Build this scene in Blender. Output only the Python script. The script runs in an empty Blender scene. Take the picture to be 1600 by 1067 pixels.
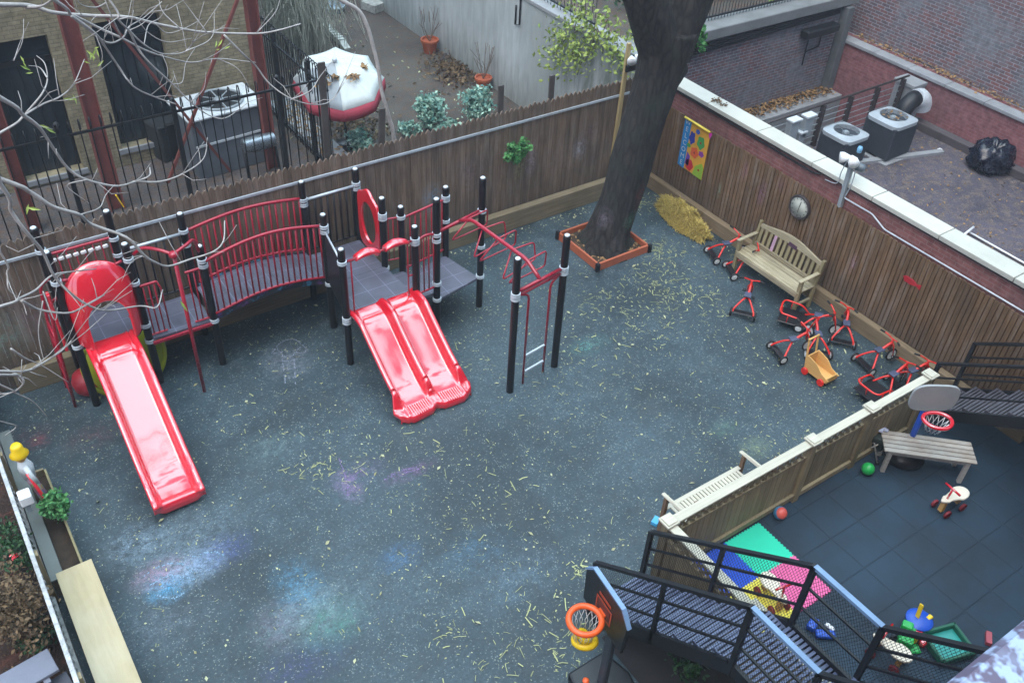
import bpy, bmesh, math, random
from mathutils import Vector, Matrix
random.seed(7)
R = math.radians
sc = bpy.context.scene
COL = sc.collection

# ------------------------------------------------------------------ camera
EYE = Vector((0, 0, 9.0))
F = 1453.16
pitch, roll, yaw = R(39.956), R(3.4772), R(36.46)
W = Vector((math.sin(yaw)*math.cos(pitch), math.cos(yaw)*math.cos(pitch), -math.sin(pitch)))
r0 = Vector((math.cos(yaw), -math.sin(yaw), 0)); u0 = r0.cross(W)
RT = r0*math.cos(roll) + u0*math.sin(roll); UP = RT.cross(W)
cam = bpy.data.cameras.new('camera'); co = bpy.data.objects.new('camera', cam); COL.objects.link(co)
co.matrix_world = Matrix(((RT.x, UP.x, -W.x, EYE.x), (RT.y, UP.y, -W.y, EYE.y), (RT.z, UP.z, -W.z, EYE.z), (0, 0, 0, 1)))
cam.sensor_width = 36; cam.lens = F/1600*36; cam.clip_start = 0.05; cam.clip_end = 400
sc.camera = co
sc.render.resolution_x = 1024; sc.render.resolution_y = 682

# ------------------------------------------------------------------ light
SUN_EL, SUN_AZ = 60, 245
w = bpy.data.worlds.new('World'); sc.world = w; w.use_nodes = True
nt = w.node_tree; bg = nt.nodes['Background']
sky = nt.nodes.new('ShaderNodeTexSky'); sky.sky_type = 'NISHITA'; sky.sun_disc = False
sky.sun_elevation = R(SUN_EL); sky.sun_rotation = R(SUN_AZ); sky.air_density = 1.0; sky.dust_density = 2.5; sky.ozone_density = 1.5
# overcast: a bank of pale cloud, brightest overhead, lies over the blue sky
tc_ = nt.nodes.new('ShaderNodeTexCoord'); dt = nt.nodes.new('ShaderNodeVectorMath'); dt.operation = 'DOT_PRODUCT'
nt.links.new(tc_.outputs['Generated'], dt.inputs[0]); dt.inputs[1].default_value = Vector((.26, .16, .95)).normalized()
mr = nt.nodes.new('ShaderNodeMapRange'); mr.interpolation_type = 'SMOOTHSTEP'; nt.links.new(dt.outputs['Value'], mr.inputs[0]); mr.inputs[1].default_value = .55; mr.inputs[2].default_value = .98; mr.inputs[3].default_value = 0; mr.inputs[4].default_value = 1
cn = nt.nodes.new('ShaderNodeTexNoise'); cn.inputs['Scale'].default_value = 5.5; cn.inputs['Detail'].default_value = 3; nt.links.new(tc_.outputs['Generated'], cn.inputs['Vector'])
cr = nt.nodes.new('ShaderNodeMapRange'); nt.links.new(cn.outputs['Fac'], cr.inputs[0]); cr.inputs[1].default_value = .43; cr.inputs[2].default_value = .49; cr.inputs[3].default_value = .10; cr.inputs[4].default_value = 1
cm = nt.nodes.new('ShaderNodeMath'); cm.operation = 'MULTIPLY'; nt.links.new(mr.outputs[0], cm.inputs[0]); nt.links.new(cr.outputs[0], cm.inputs[1])
cs = nt.nodes.new('ShaderNodeVectorMath'); cs.operation = 'SCALE'; cs.inputs[0].default_value = (.74, .94, 1.0); nt.links.new(cm.outputs[0], cs.inputs[3])
CLOUD = 17.0; c2_ = nt.nodes.new('ShaderNodeVectorMath'); c2_.operation = 'SCALE'; nt.links.new(cs.outputs[0], c2_.inputs[0]); c2_.inputs[3].default_value = CLOUD
ad = nt.nodes.new('ShaderNodeVectorMath'); ad.operation = 'ADD'; nt.links.new(c2_.outputs[0], ad.inputs[0]); nt.links.new(sky.outputs[0], ad.inputs[1])
nt.links.new(ad.outputs[0], bg.inputs[0]); bg.inputs[1].default_value = 0.15
sl = bpy.data.lights.new('sun', 'SUN'); sl.energy = 0.5; sl.angle = R(35); sl.color = (.93, .97, 1)
so = bpy.data.objects.new('sun', sl); COL.objects.link(so)
az = R(SUN_AZ); el = R(SUN_EL)
sd = Vector((math.sin(az)*math.cos(el), math.cos(az)*math.cos(el), math.sin(el)))
so.rotation_euler = sd.to_track_quat('Z', 'Y').to_euler(); so.location = (0, 0, 30)
sc.view_settings.view_transform = 'Standard'; sc.view_settings.look = 'None'
sc.view_settings.exposure = 0.92; sc.view_settings.gamma = 1

# ------------------------------------------------------------------ helpers
def ray(x, y): return W*F + RT*(x-800) - UP*(y-533.5)
def G(x, y, z=0.0):
    d = ray(x, y); return EYE + d*((z-EYE.z)/d.z)
def PY(x, y, Y):
    d = ray(x, y); return EYE + d*(Y/d.y)
def PX(x, y, X):
    d = ray(x, y); return EYE + d*(X/d.x)
def DP(x, y, dist):
    d = ray(x, y); return EYE + d*(dist/d.length)
def lin(c):
    if isinstance(c, str): c = [int(c[i:i+2], 16)/255 for i in (0, 2, 4)]
    return tuple(((v+.055)/1.055)**2.4 if v > .04045 else v/12.92 for v in c)

class N:
    def __init__(s, name):
        s.m = bpy.data.materials.new(name); s.m.use_nodes = True; s.t = s.m.node_tree
        s.b = s.t.nodes['Principled BSDF']
    def n(s, k, **kw):
        o = s.t.nodes.new('ShaderNode'+k)
        for a, b in kw.items(): setattr(o, a, b)
        return o
    def l(s, a, b): s.t.links.new(a, b)
    def setin(s, sock, v):
        if hasattr(v, 'links'): s.l(v, sock)
        else: sock.default_value = v
    def coord(s, scale=(1, 1, 1)):
        tc = s.n('TexCoord'); mp = s.n('Mapping'); mp.inputs['Scale'].default_value = scale
        s.l(tc.outputs['Object'], mp.inputs[0]); return mp.outputs[0]
    def wcoord(s, scale=(1, 1, 1)):
        g = s.n('NewGeometry'); mp = s.n('Mapping'); mp.inputs['Scale'].default_value = scale
        s.l(g.outputs['Position'], mp.inputs[0]); return mp.outputs[0]
    def noise(s, vec, scale, detail=4, rough=.6):
        o = s.n('TexNoise'); o.inputs['Scale'].default_value = scale; o.inputs['Detail'].default_value = detail
        o.inputs['Roughness'].default_value = rough; s.l(vec, o.inputs['Vector']); return o.outputs['Fac']
    def ramp(s, f, a, b, lo=0., hi=1.):
        o = s.n('MapRange'); s.l(f, o.inputs[0]); o.inputs[1].default_value = a; o.inputs[2].default_value = b
        o.inputs[3].default_value = lo; o.inputs[4].default_value = hi; return o.outputs[0]
    def math(s, op, a, b=0.):
        o = s.n('Math', operation=op); s.setin(o.inputs[0], a); s.setin(o.inputs[1], b); return o.outputs[0]
    def mix(s, f, a, b, mode='MIX'):
        o = s.n('Mix', data_type='RGBA', blend_type=mode); s.setin(o.inputs[0], f)
        for k, v in ((6, a), (7, b)):
            if isinstance(v, tuple): o.inputs[k].default_value = v+(1,) if len(v) == 3 else v
            else: s.l(v, o.inputs[k])
        return o.outputs[2]
    def scale(s, c, f):
        o = s.n('VectorMath', operation='SCALE')
        if isinstance(c, tuple): o.inputs[0].default_value = c[:3]
        else: s.l(c, o.inputs[0])
        s.setin(o.inputs[3], f); return o.outputs[0]
    def bump(s, h, st=.3, dist=.01):
        o = s.n('Bump'); o.inputs['Strength'].default_value = st; o.inputs['Distance'].default_value = dist
        s.l(h, o.inputs['Height']); s.l(o.outputs[0], s.b.inputs['Normal'])
    def rnd(s):
        a = s.n('Attribute', attribute_name='rnd'); return a.outputs['Fac']

def mat(name, col, rough=.6, var=.15, sc_=4., fine=60., stretch=(1, 1, 1), rv=0., metal=0., bump=.15, coat=0., col2=None, emit=0, spec=None):
    """plain material: base colour varied by coarse and fine noise and by the per-piece random value"""
    q = N(name); v = q.coord(stretch)
    a = q.noise(v, sc_, 5); f = q.noise(v, fine, 3)
    base = lin(col)
    if col2: base = q.mix(q.ramp(a, .35, .65), base, lin(col2))
    k = q.math('ADD', q.ramp(a, .3, .7, 1-var, 1+var), q.ramp(f, .3, .7, -var*.5, var*.5))
    if rv: k = q.math('MULTIPLY', k, q.ramp(q.rnd(), 0, 1, 1-rv, 1+rv))
    q.l(q.scale(base, k), q.b.inputs['Base Color'])
    q.l(q.ramp(f, .3, .7, max(.02, rough-.08), min(1, rough+.08)), q.b.inputs['Roughness'])
    q.b.inputs['Metallic'].default_value = metal
    if spec is not None: q.b.inputs['Specular IOR Level'].default_value = spec
    if coat: q.b.inputs['Coat Weight'].default_value = coat; q.b.inputs['Coat Roughness'].default_value = .04
    if bump: q.bump(f, bump, .004)
    return q.m

def wood(name, col, axis, rough=.75, rv=.25, var=.22, col2=None, grain=38, stain=None):
    """grain runs along axis (0,1,2)"""
    st = [grain, grain, grain]; st[axis] = 1.6
    q = N(name); v = q.coord(tuple(st)); g = q.noise(v, 1.0, 6, .65)
    big = q.noise(q.coord(), 1.3, 4); fine = q.noise(v, 4.0, 3)
    base = lin(col)
    if col2: base = q.mix(q.ramp(big, .38, .62), base, lin(col2))
    k = q.math('ADD', q.ramp(g, .3, .7, 1-var, 1+var), q.ramp(big, .3, .7, -var*.6, var*.6))
    if rv: k = q.math('MULTIPLY', k, q.ramp(q.rnd(), 0, 1, 1-rv, 1+rv))
    c = q.scale(base, k)
    if stain: c = stain(q, c)
    q.l(c, q.b.inputs['Base Color']); q.b.inputs['Roughness'].default_value = rough
    q.b.inputs['Specular IOR Level'].default_value = .25
    q.bump(q.math('ADD', g, fine), .35, .004)
    return q.m

def patches(q, c, lst, zone=None):
    """real marks (chalk, paint) at places on a surface: (centre, radii, colour, strength, noise scale)"""
    g = q.n('NewGeometry'); pos = g.outputs['Position']
    for (cx, cy, cz), (rx, ry, rz), colr, st, ns in lst:
        sb = q.n('VectorMath', operation='SUBTRACT'); q.l(pos, sb.inputs[0]); sb.inputs[1].default_value = (cx, cy, cz)
        mu = q.n('VectorMath', operation='MULTIPLY'); q.l(sb.outputs[0], mu.inputs[0]); mu.inputs[1].default_value = (1/rx, 1/ry, 1/rz)
        ln = q.n('VectorMath', operation='LENGTH'); q.l(mu.outputs[0], ln.inputs[0])
        fall = q.ramp(ln.outputs['Value'], .15, 1.0, 1, 0)
        no = q.n('TexNoise'); no.inputs['Scale'].default_value = ns; no.inputs['Detail'].default_value = 6; no.inputs['Roughness'].default_value = .75
        q.l(pos, no.inputs['Vector'])
        no2 = q.n('TexNoise'); no2.inputs['Scale'].default_value = ns*7; no2.inputs['Detail'].default_value = 4; q.l(pos, no2.inputs['Vector'])
        m = q.math('MULTIPLY', fall, q.math('MULTIPLY', q.ramp(no.outputs['Fac'], .38, .68, 0, 1), q.ramp(no2.outputs['Fac'], .36, .6, .25, 1)))
        m = q.math('MULTIPLY', m, st)
        c = q.mix(m, c, lin(colr))
    return c

class B:
    """collects shapes and links them as ONE mesh object"""
    def __init__(s): s.v = []; s.f = []; s.r = []; s.sm = []
    def add(s, vs, fs, smooth=False, rnd=None):
        o = len(s.v); s.v += [tuple(p) for p in vs]; k = random.random() if rnd is None else rnd
        for f in fs: s.f.append([i+o for i in f]); s.r.append(k); s.sm.append(smooth)
        return s
    def box(s, c, d, rz=0, m=None, rnd=None):
        x, y, z = d[0]/2, d[1]/2, d[2]/2
        vs = [Vector((a*x, b*y, e*z)) for e in (-1, 1) for b in (-1, 1) for a in (-1, 1)]
        mm = m if m is not None else Matrix.Rotation(rz, 3, 'Z')
        c = Vector(c); vs = [mm@p+c for p in vs]
        return s.add(vs, [(0, 2, 3, 1), (4, 5, 7, 6), (0, 1, 5, 4), (2, 6, 7, 3), (0, 4, 6, 2), (1, 3, 7, 5)], rnd=rnd)
    def b2(s, x0, x1, y0, y1, z0, z1): return s.box(((x0+x1)/2, (y0+y1)/2, (z0+z1)/2), (abs(x1-x0), abs(y1-y0), abs(z1-z0)))
    def bar(s, a, b, wd, th, up=(0, 0, 1)):
        """rectangular bar from a to b"""
        a = Vector(a); b = Vector(b); d = (b-a); L = d.length; d.normalize(); up = Vector(up)
        sx = d.cross(up)
        if sx.length < 1e-4: sx = d.cross(Vector((1, 0, 0)))
        sx.normalize(); uz = sx.cross(d)
        m = Matrix((d, sx, uz)).transposed()
        return s.box((a+b)/2, (L, wd, th), m=m)
    def tube(s, pts, r, n=8, closed=False, caps=True, smooth=True):
        pts = [Vector(p) for p in pts]; k = len(pts)
        rr = r if isinstance(r, (list, tuple)) else [r]*k
        vs = []; fs = []; prev = None
        for i, p in enumerate(pts):
            if closed: d = pts[(i+1) % k]-pts[i-1]
            else: d = pts[min(i+1, k-1)]-pts[max(i-1, 0)]
            if d.length < 1e-9: d = Vector((0, 0, 1))
            d.normalize()
            if prev is None:
                a = d.cross(Vector((0, 0, 1)))
                if a.length < .05: a = d.cross(Vector((1, 0, 0)))
            else: a = prev - d*prev.dot(d)
            if a.length < 1e-6: a = d.orthogonal()
            a.normalize(); prev = a; b = d.cross(a)
            for j in range(n):
                t = 2*math.pi*j/n; vs.append(p+(a*math.cos(t)+b*math.sin(t))*rr[i])
        m = k if closed else k-1
        for i in range(m):
            i2 = (i+1) % k
            for j in range(n): fs.append((i*n+j, i*n+(j+1) % n, i2*n+(j+1) % n, i2*n+j))
        if not closed and caps: fs += [tuple(range(n))[::-1], tuple((k-1)*n+j for j in range(n))]
        return s.add(vs, fs, smooth)
    def cyl(s, a, b, r, n=12): return s.tube([a, b], r, n)
    def lathe(s, c, prof, n=20, axis='Z', caps=True, m=None):
        """prof: (radius, height) list"""
        c = Vector(c); vs = []; fs = []
        rot = m if m is not None else {'Z': Matrix.Identity(3), 'X': Matrix.Rotation(R(90), 3, 'Y'), 'Y': Matrix.Rotation(R(-90), 3, 'X')}[axis]
        for (r, h) in prof:
            for j in range(n):
                t = 2*math.pi*j/n; vs.append(c+rot@Vector((r*math.cos(t), r*math.sin(t), h)))
        for i in range(len(prof)-1):
            for j in range(n): fs.append((i*n+j, i*n+(j+1) % n, (i+1)*n+(j+1) % n, (i+1)*n+j))
        if caps: fs += [tuple(range(n))[::-1], tuple((len(prof)-1)*n+j for j in range(n))]
        return s.add(vs, fs, True)
    def sphere(s, c, r, n=16, m=10, sq=(1, 1, 1), jit=0):
        prof = [(math.sin(math.pi*i/m), -math.cos(math.pi*i/m)) for i in range(m+1)]
        vs = []; fs = []
        for (a, h) in prof:
            for j in range(n):
                t = 2*math.pi*j/n; k = r*(1+random.uniform(-jit, jit))
                vs.append(Vector(c)+Vector((a*math.cos(t)*k*sq[0], a*math.sin(t)*k*sq[1], h*k*sq[2])))
        for i in range(m):
            for j in range(n): fs.append((i*n+j, i*n+(j+1) % n, (i+1)*n+(j+1) % n, (i+1)*n+j))
        return s.add(vs, fs, True)
    def torus(s, c, Rr, r, n=24, m=8, axis=(0, 0, 1)):
        ax = Vector(axis).normalized(); a = ax.orthogonal().normalized(); b = ax.cross(a)
        return s.tube([Vector(c)+(a*math.cos(2*math.pi*i/n)+b*math.sin(2*math.pi*i/n))*Rr for i in range(n)], r, m, closed=True)
    def prism(s, poly, o, ax, ay, th):
        """2-D outline poly in the plane (ax, ay) at o, extruded by th along ax x ay"""
        ax = Vector(ax); ay = Vector(ay); nn = ax.cross(ay).normalized()*th; o = Vector(o); k = len(poly)
        vs = [o+ax*p[0]+ay*p[1] for p in poly]; vs += [p+nn for p in vs]
        fs = [tuple(range(k))[::-1], tuple(range(k, 2*k))]+[(i, (i+1) % k, (i+1) % k+k, i+k) for i in range(k)]
        return s.add(vs, fs)
    def sweep(s, sections, smooth=True):
        """open strip through lists of points"""
        k = len(sections[0]); vs = [p for q in sections for p in q]; fs = []
        for i in range(len(sections)-1):
            for j in range(k-1): fs.append((i*k+j, i*k+j+1, (i+1)*k+j+1, (i+1)*k+j))
        return s.add(vs, fs, smooth)
    def leaf(s, p, size, nrm=None, asp=.6, up=.5):
        n = Vector((random.gauss(0, 1), random.gauss(0, 1), random.gauss(0, 1)+up)) if nrm is None else Vector(nrm)
        n.normalize(); a = n.orthogonal().normalized(); t = random.uniform(0, 6.3); b = n.cross(a)
        d = a*math.cos(t)+b*math.sin(t); e = n.cross(d); p = Vector(p); h = size*(.6+.8*random.random())
        return s.add([p-d*h*.5, p+e*h*asp*.5+n*h*.08, p+d*h*.5, p-e*h*asp*.5+n*h*.08], [(0, 1, 2, 3)])
    def build(s, name, m, parent=None, bev=0, sharp=None, solid=0, sub=0, seg=1, off=-1):
        me = bpy.data.meshes.new(name); ob = bpy.data.objects.new(name, me)
        o = WL.get(parent.name, Vector((0, 0, 0))) if parent else Vector((0, 0, 0))
        me.from_pydata([(p[0]-o.x, p[1]-o.y, p[2]-o.z) for p in s.v], [], s.f)
        me.polygons.foreach_set('use_smooth', s.sm)
        a = me.attributes.new('rnd', 'FLOAT', 'FACE'); a.data.foreach_set('value', s.r)
        if sharp: me.set_sharp_from_angle(angle=R(sharp))
        me.materials.append(m); COL.objects.link(ob)
        if parent: ob.parent = parent; WL[ob.name] = o
        if solid:
            q = ob.modifiers.new('solid', 'SOLIDIFY'); q.thickness = solid; q.offset = off
        if bev:
            q = ob.modifiers.new('bevel', 'BEVEL'); q.width = bev; q.segments = seg; q.limit_method = 'ANGLE'; q.angle_limit = R(40)
        if sub:
            q = ob.modifiers.new('sub', 'SUBSURF'); q.levels = sub; q.render_levels = sub
        return ob
WL = {}
def T(name, label, cat, loc=(0, 0, 0), group=None):
    o = bpy.data.objects.new(name, None); COL.objects.link(o); o.location = loc; o['label'] = label; o['category'] = cat
    o.empty_display_size = .2
    if group: o['group'] = group
    WL[o.name] = Vector(loc); return o
def tag(o, label, cat, group=None, kind=None):
    o['label'] = label; o['category'] = cat
    if group: o['group'] = group
    if kind: o['kind'] = kind
    return o
def struct(o, label=None):
    o['kind'] = 'structure'
    if label: o['label'] = label
    return o
def kids(o): return [c for c in bpy.data.objects if c.parent == o]
def dup(o, parent=None):
    c = o.copy(); COL.objects.link(c); c.parent = parent
    for k in CH.get(o.name, []): dup(k, c)
    return c
CH = {}
def index_children():
    CH.clear()
    for o in bpy.data.objects:
        if o.parent: CH.setdefault(o.parent.name, []).append(o)

def spline(pts, k=6):
    """Catmull-Rom through the points"""
    P = [Vector(p) for p in pts]; P = [P[0]*2-P[1]]+P+[P[-1]*2-P[-2]]; out = []
    for i in range(1, len(P)-2):
        a, b, c, d = P[i-1:i+3]
        for j in range(k):
            t = j/k; out.append(.5*((2*b)+(c-a)*t+(2*a-5*b+4*c-d)*t*t+(3*b-a-3*c+d)*t**3))
    return out+[P[-2]]
def rbend(pts, r=.05, k=4):
    """polyline with rounded corners"""
    P = [Vector(p) for p in pts]; out = [P[0]]
    for i in range(1, len(P)-1):
        a = P[i-1]-P[i]; b = P[i+1]-P[i]; q = min(r, a.length*.45, b.length*.45)
        a = P[i]+a.normalized()*q; b = P[i]+b.normalized()*q
        for j in range(k+1):
            t = j/k; out.append(a*(1-t)**2+P[i]*2*t*(1-t)+b*t*t)
    return out+[P[-1]]

# ------------------------------------------------------------------ materials
RED = mat('red_plastic', 'd41a2e', .07, .04, 2, 40, coat=1., bump=.0, spec=1.)
RED.node_tree.nodes['Principled BSDF'].inputs['IOR'].default_value = 1.6
_t = RED.node_tree; _n = _t.nodes.new('ShaderNodeTexNoise'); _n.inputs['Scale'].default_value = 3.5; _n.inputs['Detail'].default_value = 7; _n.inputs['Roughness'].default_value = .75
_c = _t.nodes.new('ShaderNodeTexCoord'); _t.links.new(_c.outputs['Object'], _n.inputs['Vector']); _r = _t.nodes.new('ShaderNodeMapRange'); _t.links.new(_n.outputs['Fac'], _r.inputs[0])
_r.inputs[1].default_value = .42; _r.inputs[2].default_value = .68; _r.inputs[3].default_value = .04; _r.inputs[4].default_value = .17
_t.links.new(_r.outputs[0], _t.nodes['Principled BSDF'].inputs['Roughness'])
REDM = mat('red_enamel', '9c1a30', .3, .08, 6, 80, bump=.05, coat=.3)
REDT = mat('tricycle_red', 'd3251c', .3, .1, 8, 80, bump=.05, coat=.3)
BLK = mat('black_enamel', '131318', .35, .15, 6, 90, bump=.05)
IRON = mat('black_iron', '16181d', .5, .3, 8, 90, bump=.2)
STEEL = mat('galvanised_steel', 'b7c1c8', .35, .14, 9, 80, metal=.2, bump=.1)
CAPM = mat('pale_cap', 'c9d2d6', .3, .1, 8, 60, bump=.05)
DECK = mat('deck_grey', '565662', .5, .14, 3, 140, bump=.5)
CONC = mat('concrete', '8b8f92', .85, .18, 2.5, 50, bump=.4)
COPE = mat('coping_stone', 'b9bab0', .7, .07, 3.5, 60, rv=.06, bump=.2)
GREYP = mat('grey_paint', '8f9aa0', .5, .1, 6, 60)
WHITE = mat('white_plastic', 'e6e9ea', .35, .05, 6, 60, bump=.03)
RUBB = mat('tyre_black', '17181b', .7, .15, 9, 80)
RIM = mat('wheel_rim_grey', 'd2d7d6', .4, .1, 9, 60)
SADD = mat('saddle_blue_grey', '454b62', .45, .15, 9, 80)
YEL = mat('yellow_plastic', 'e8c21a', .4, .08, 6, 60)
YELG = mat('lime_plastic', 'a3ad22', .4, .1, 5, 60)
BLU = mat('blue_plastic', '1f4fb4', .35, .08, 6, 60)
GRN = mat('green_plastic', '21a24c', .35, .1, 6, 60)
TEAL = mat('teal_plastic', '2a8f86', .4, .1, 6, 60)
ORG = mat('orange_plastic', 'e8602a', .35, .08, 6, 60)
TERRA = mat('terracotta', 'a4573a', .8, .15, 5, 60)
SOIL = mat('soil', '35291f', .95, .35, 9, 70, bump=.8)
DARKIN = mat('dark_interior', '171b1e', .8, .3, 2, 30)
GLASSD = mat('dark_window', '2a3238', .12, .2, 1.5, 30, bump=.02)
REDSTEEL = mat('painted_red_steel', '78443f', .6, .2, 4, 50, rv=.1, bump=.2)
ORGT = mat('planter_timber', 'a3583c', .7, .15, 4, 50, rv=.12)
PALE = wood('pale_weathered_wood', 'bcb8a8', 0, rv=.05, var=.1)
TEAKX = wood('bench_wood', 'a89f86', 1, rv=.16, var=.3, col2='857c64')
TEAKG = wood('silver_teak', 'a2a09a', 0, rv=.12, var=.2)
PLY = wood('plywood', 'b9b096', 1, rv=.03, var=.10, col2='ab9f80', grain=14)
BIRCH = wood('birch_ply', 'd1a463', 0, rv=.05, var=.08, grain=20)
KERBW = wood('kerb_timber', '887d66', 0, rv=.1, var=.25, col2='6f6652')
KERBY = wood('kerb_timber_side', '84745d', 1, rv=.1, var=.25, col2='6d5f4a')
DIVW = wood('divider_wood', '94876c', 2, rv=.2, var=.22, col2='7b6f58')
def dirt(q, c):
    g = q.n('NewGeometry'); sp = q.n('SeparateXYZ'); q.l(g.outputs['Position'], sp.inputs[0])
    n = q.noise(q.wcoord((6, 6, .7)), 1.4, 6, .75); n2 = q.noise(q.wcoord((1, 1, 1)), 2.2, 5, .7)
    c = q.mix(q.ramp(n, .5, .68, 0, .55), c, lin('3f3a37')); c = q.mix(q.ramp(n, .5, .34, 0, .4), c, lin('9a9088'))
    k = q.ramp(q.math('ADD', sp.outputs[2], q.math('MULTIPLY', n2, -.9)), -.25, .35, .5, 0)
    return q.mix(k, c, lin('4b4a46'))
CHALKF = [((6.6, 11.28, 1.0), (.25, .3, .35), '7fb7d8', .8, 14), ((8.3, 11.28, 1.1), (.16, .3, .35), 'b9c07a', .8, 16), ((8.55, 11.28, 1.2), (.16, .3, .4), 'c7b9cc', .9, 16),
          ((9.6, 11.28, 1.1), (.2, .3, .3), 'b9c6d6', .9, 16), ((9.8, 11.28, 1.35), (.3, .3, .3), 'a7909a', .6, 14), ((7.3, 11.28, 1.25), (.35, .3, .5), '9d8b93', .6, 12),
          ((-.1, 11.28, .9), (.7, .3, .5), '7ea59a', 1.2, 7), ((.45, 11.28, 1.0), (.35, .3, .5), '8a6d84', .7, 9), ((-.6, 11.28, .9), (.4, .3, .6), '5d8fa8', .8, 7), ((9.2, 11.28, 1.0), (.6, .3, .5), '8f8a8c', .5, 12)]
FBACK = wood('back_fence_wood', '7d6b5a', 2, rv=.15, var=.34, col2='665a50', stain=lambda q, c: dirt(q, patches(q, c, CHALKF)))
CHALKS = [((11.28, 8.55, 1.15), (.3, .12, .3), 'b07fa6', .8, 18), ((11.28, 9.0, 1.35), (.3, .1, .25), '9f7396', .8, 18), ((11.28, 6.55, .95), (.3, .08, .22), 'b59ab5', .9, 18),
          ((11.28, 9.45, .75), (.3, .06, .2), '7fb2a0', 1., 14), ((11.28, 8.2, 1.5), (.3, .2, .2), '8a5f80', .5, 18)]
FSIDE = wood('side_fence_wood', '765c42', 2, rv=.14, var=.34, col2='64503c', stain=lambda q, c: dirt(q, patches(q, c, CHALKS)))

def brick_mat(name, c1, c2, mortar, scale=1., dirt='5d5a55', dw=.5, swap=False):
    q = N(name); g = q.n('NewGeometry'); sp = q.n('SeparateXYZ'); q.l(g.outputs['Position'], sp.inputs[0])
    u = q.math('ADD', sp.outputs[0], sp.outputs[1]); cb = q.n('CombineXYZ'); q.l(u, cb.inputs[0]); q.l(sp.outputs[2], cb.inputs[1])
    t = q.n('TexBrick'); q.l(cb.outputs[0], t.inputs['Vector']); t.inputs['Scale'].default_value = scale
    t.inputs['Color1'].default_value = lin(c1)+(1,); t.inputs['Color2'].default_value = lin(c2)+(1,); t.inputs['Mortar'].default_value = lin(mortar)+(1,)
    t.inputs['Brick Width'].default_value = .2; t.inputs['Row Height'].default_value = .067; t.inputs['Mortar Size'].default_value = .008; t.inputs['Mortar Smooth'].default_value = .3
    n1 = q.noise(q.wcoord(), .9, 6, .7); n2 = q.noise(q.wcoord(), 9, 4)
    c = q.mix(q.ramp(n1, .42, .62, 0, dw), t.outputs['Color'], lin(dirt))
    c = q.scale(c, q.ramp(n2, .3, .7, .75, 1.25)); q.l(c, q.b.inputs['Base Color']); q.b.inputs['Roughness'].default_value = .9
    q.b.inputs['Specular IOR Level'].default_value = .2
    q.bump(q.math('ADD', q.math('MULTIPLY', t.outputs['Fac'], -1.), n2), .5, .006)
    return q.m
BRKRED = brick_mat('red_brick', '7b4a45', '8a544c', '82767a', dirt='6b6a70', dw=.35)
BRKPAR = brick_mat('parapet_brick', '8a5d5a', '7f5250', '8a6d6b', dirt='785a59', dw=.6)
BRKOLD = brick_mat('old_brick', '7d5a58', '5f5a60', '8d9299', dirt='767c82', dw=.75)
BRKYEL = brick_mat('buff_brick', '9c9278', '8b8269', '7d7763', dirt='777160', dw=.5)
REDRENDER = brick_mat('red_painted_brick', '8e6062', '835558', '8d6a6c', dirt='75595c', dw=.6)

def stucco():
    q = N('pale_stucco'); g = q.n('NewGeometry'); sp = q.n('SeparateXYZ'); q.l(g.outputs['Position'], sp.inputs[0])
    n1 = q.noise(q.wcoord((1, 1, .4)), .8, 6, .7); n2 = q.noise(q.wcoord((3, 3, .5)), 3, 5)
    c = q.mix(q.ramp(n1, .35, .65), lin('b3bcbe'), lin('9aa3a3'))
    c = q.mix(q.ramp(q.math('ADD', sp.outputs[2], q.math('MULTIPLY', n2, .9)), .2, 1.3, .75, 0), c, lin('6a6f69'))
    moss = q.math('MULTIPLY', q.ramp(sp.outputs[1], 15.2, 12.8, 0, 1), q.ramp(n2, .35, .6, .2, 1))
    c = q.mix(q.math('MULTIPLY', moss, .8), c, lin('4e564a'))
    q.l(q.scale(c, q.ramp(n2, .3, .7, .85, 1.12)), q.b.inputs['Base Color']); q.b.inputs['Roughness'].default_value = .9
    q.bump(n2, .3, .01); return q.m
STUCCO = stucco()

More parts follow.
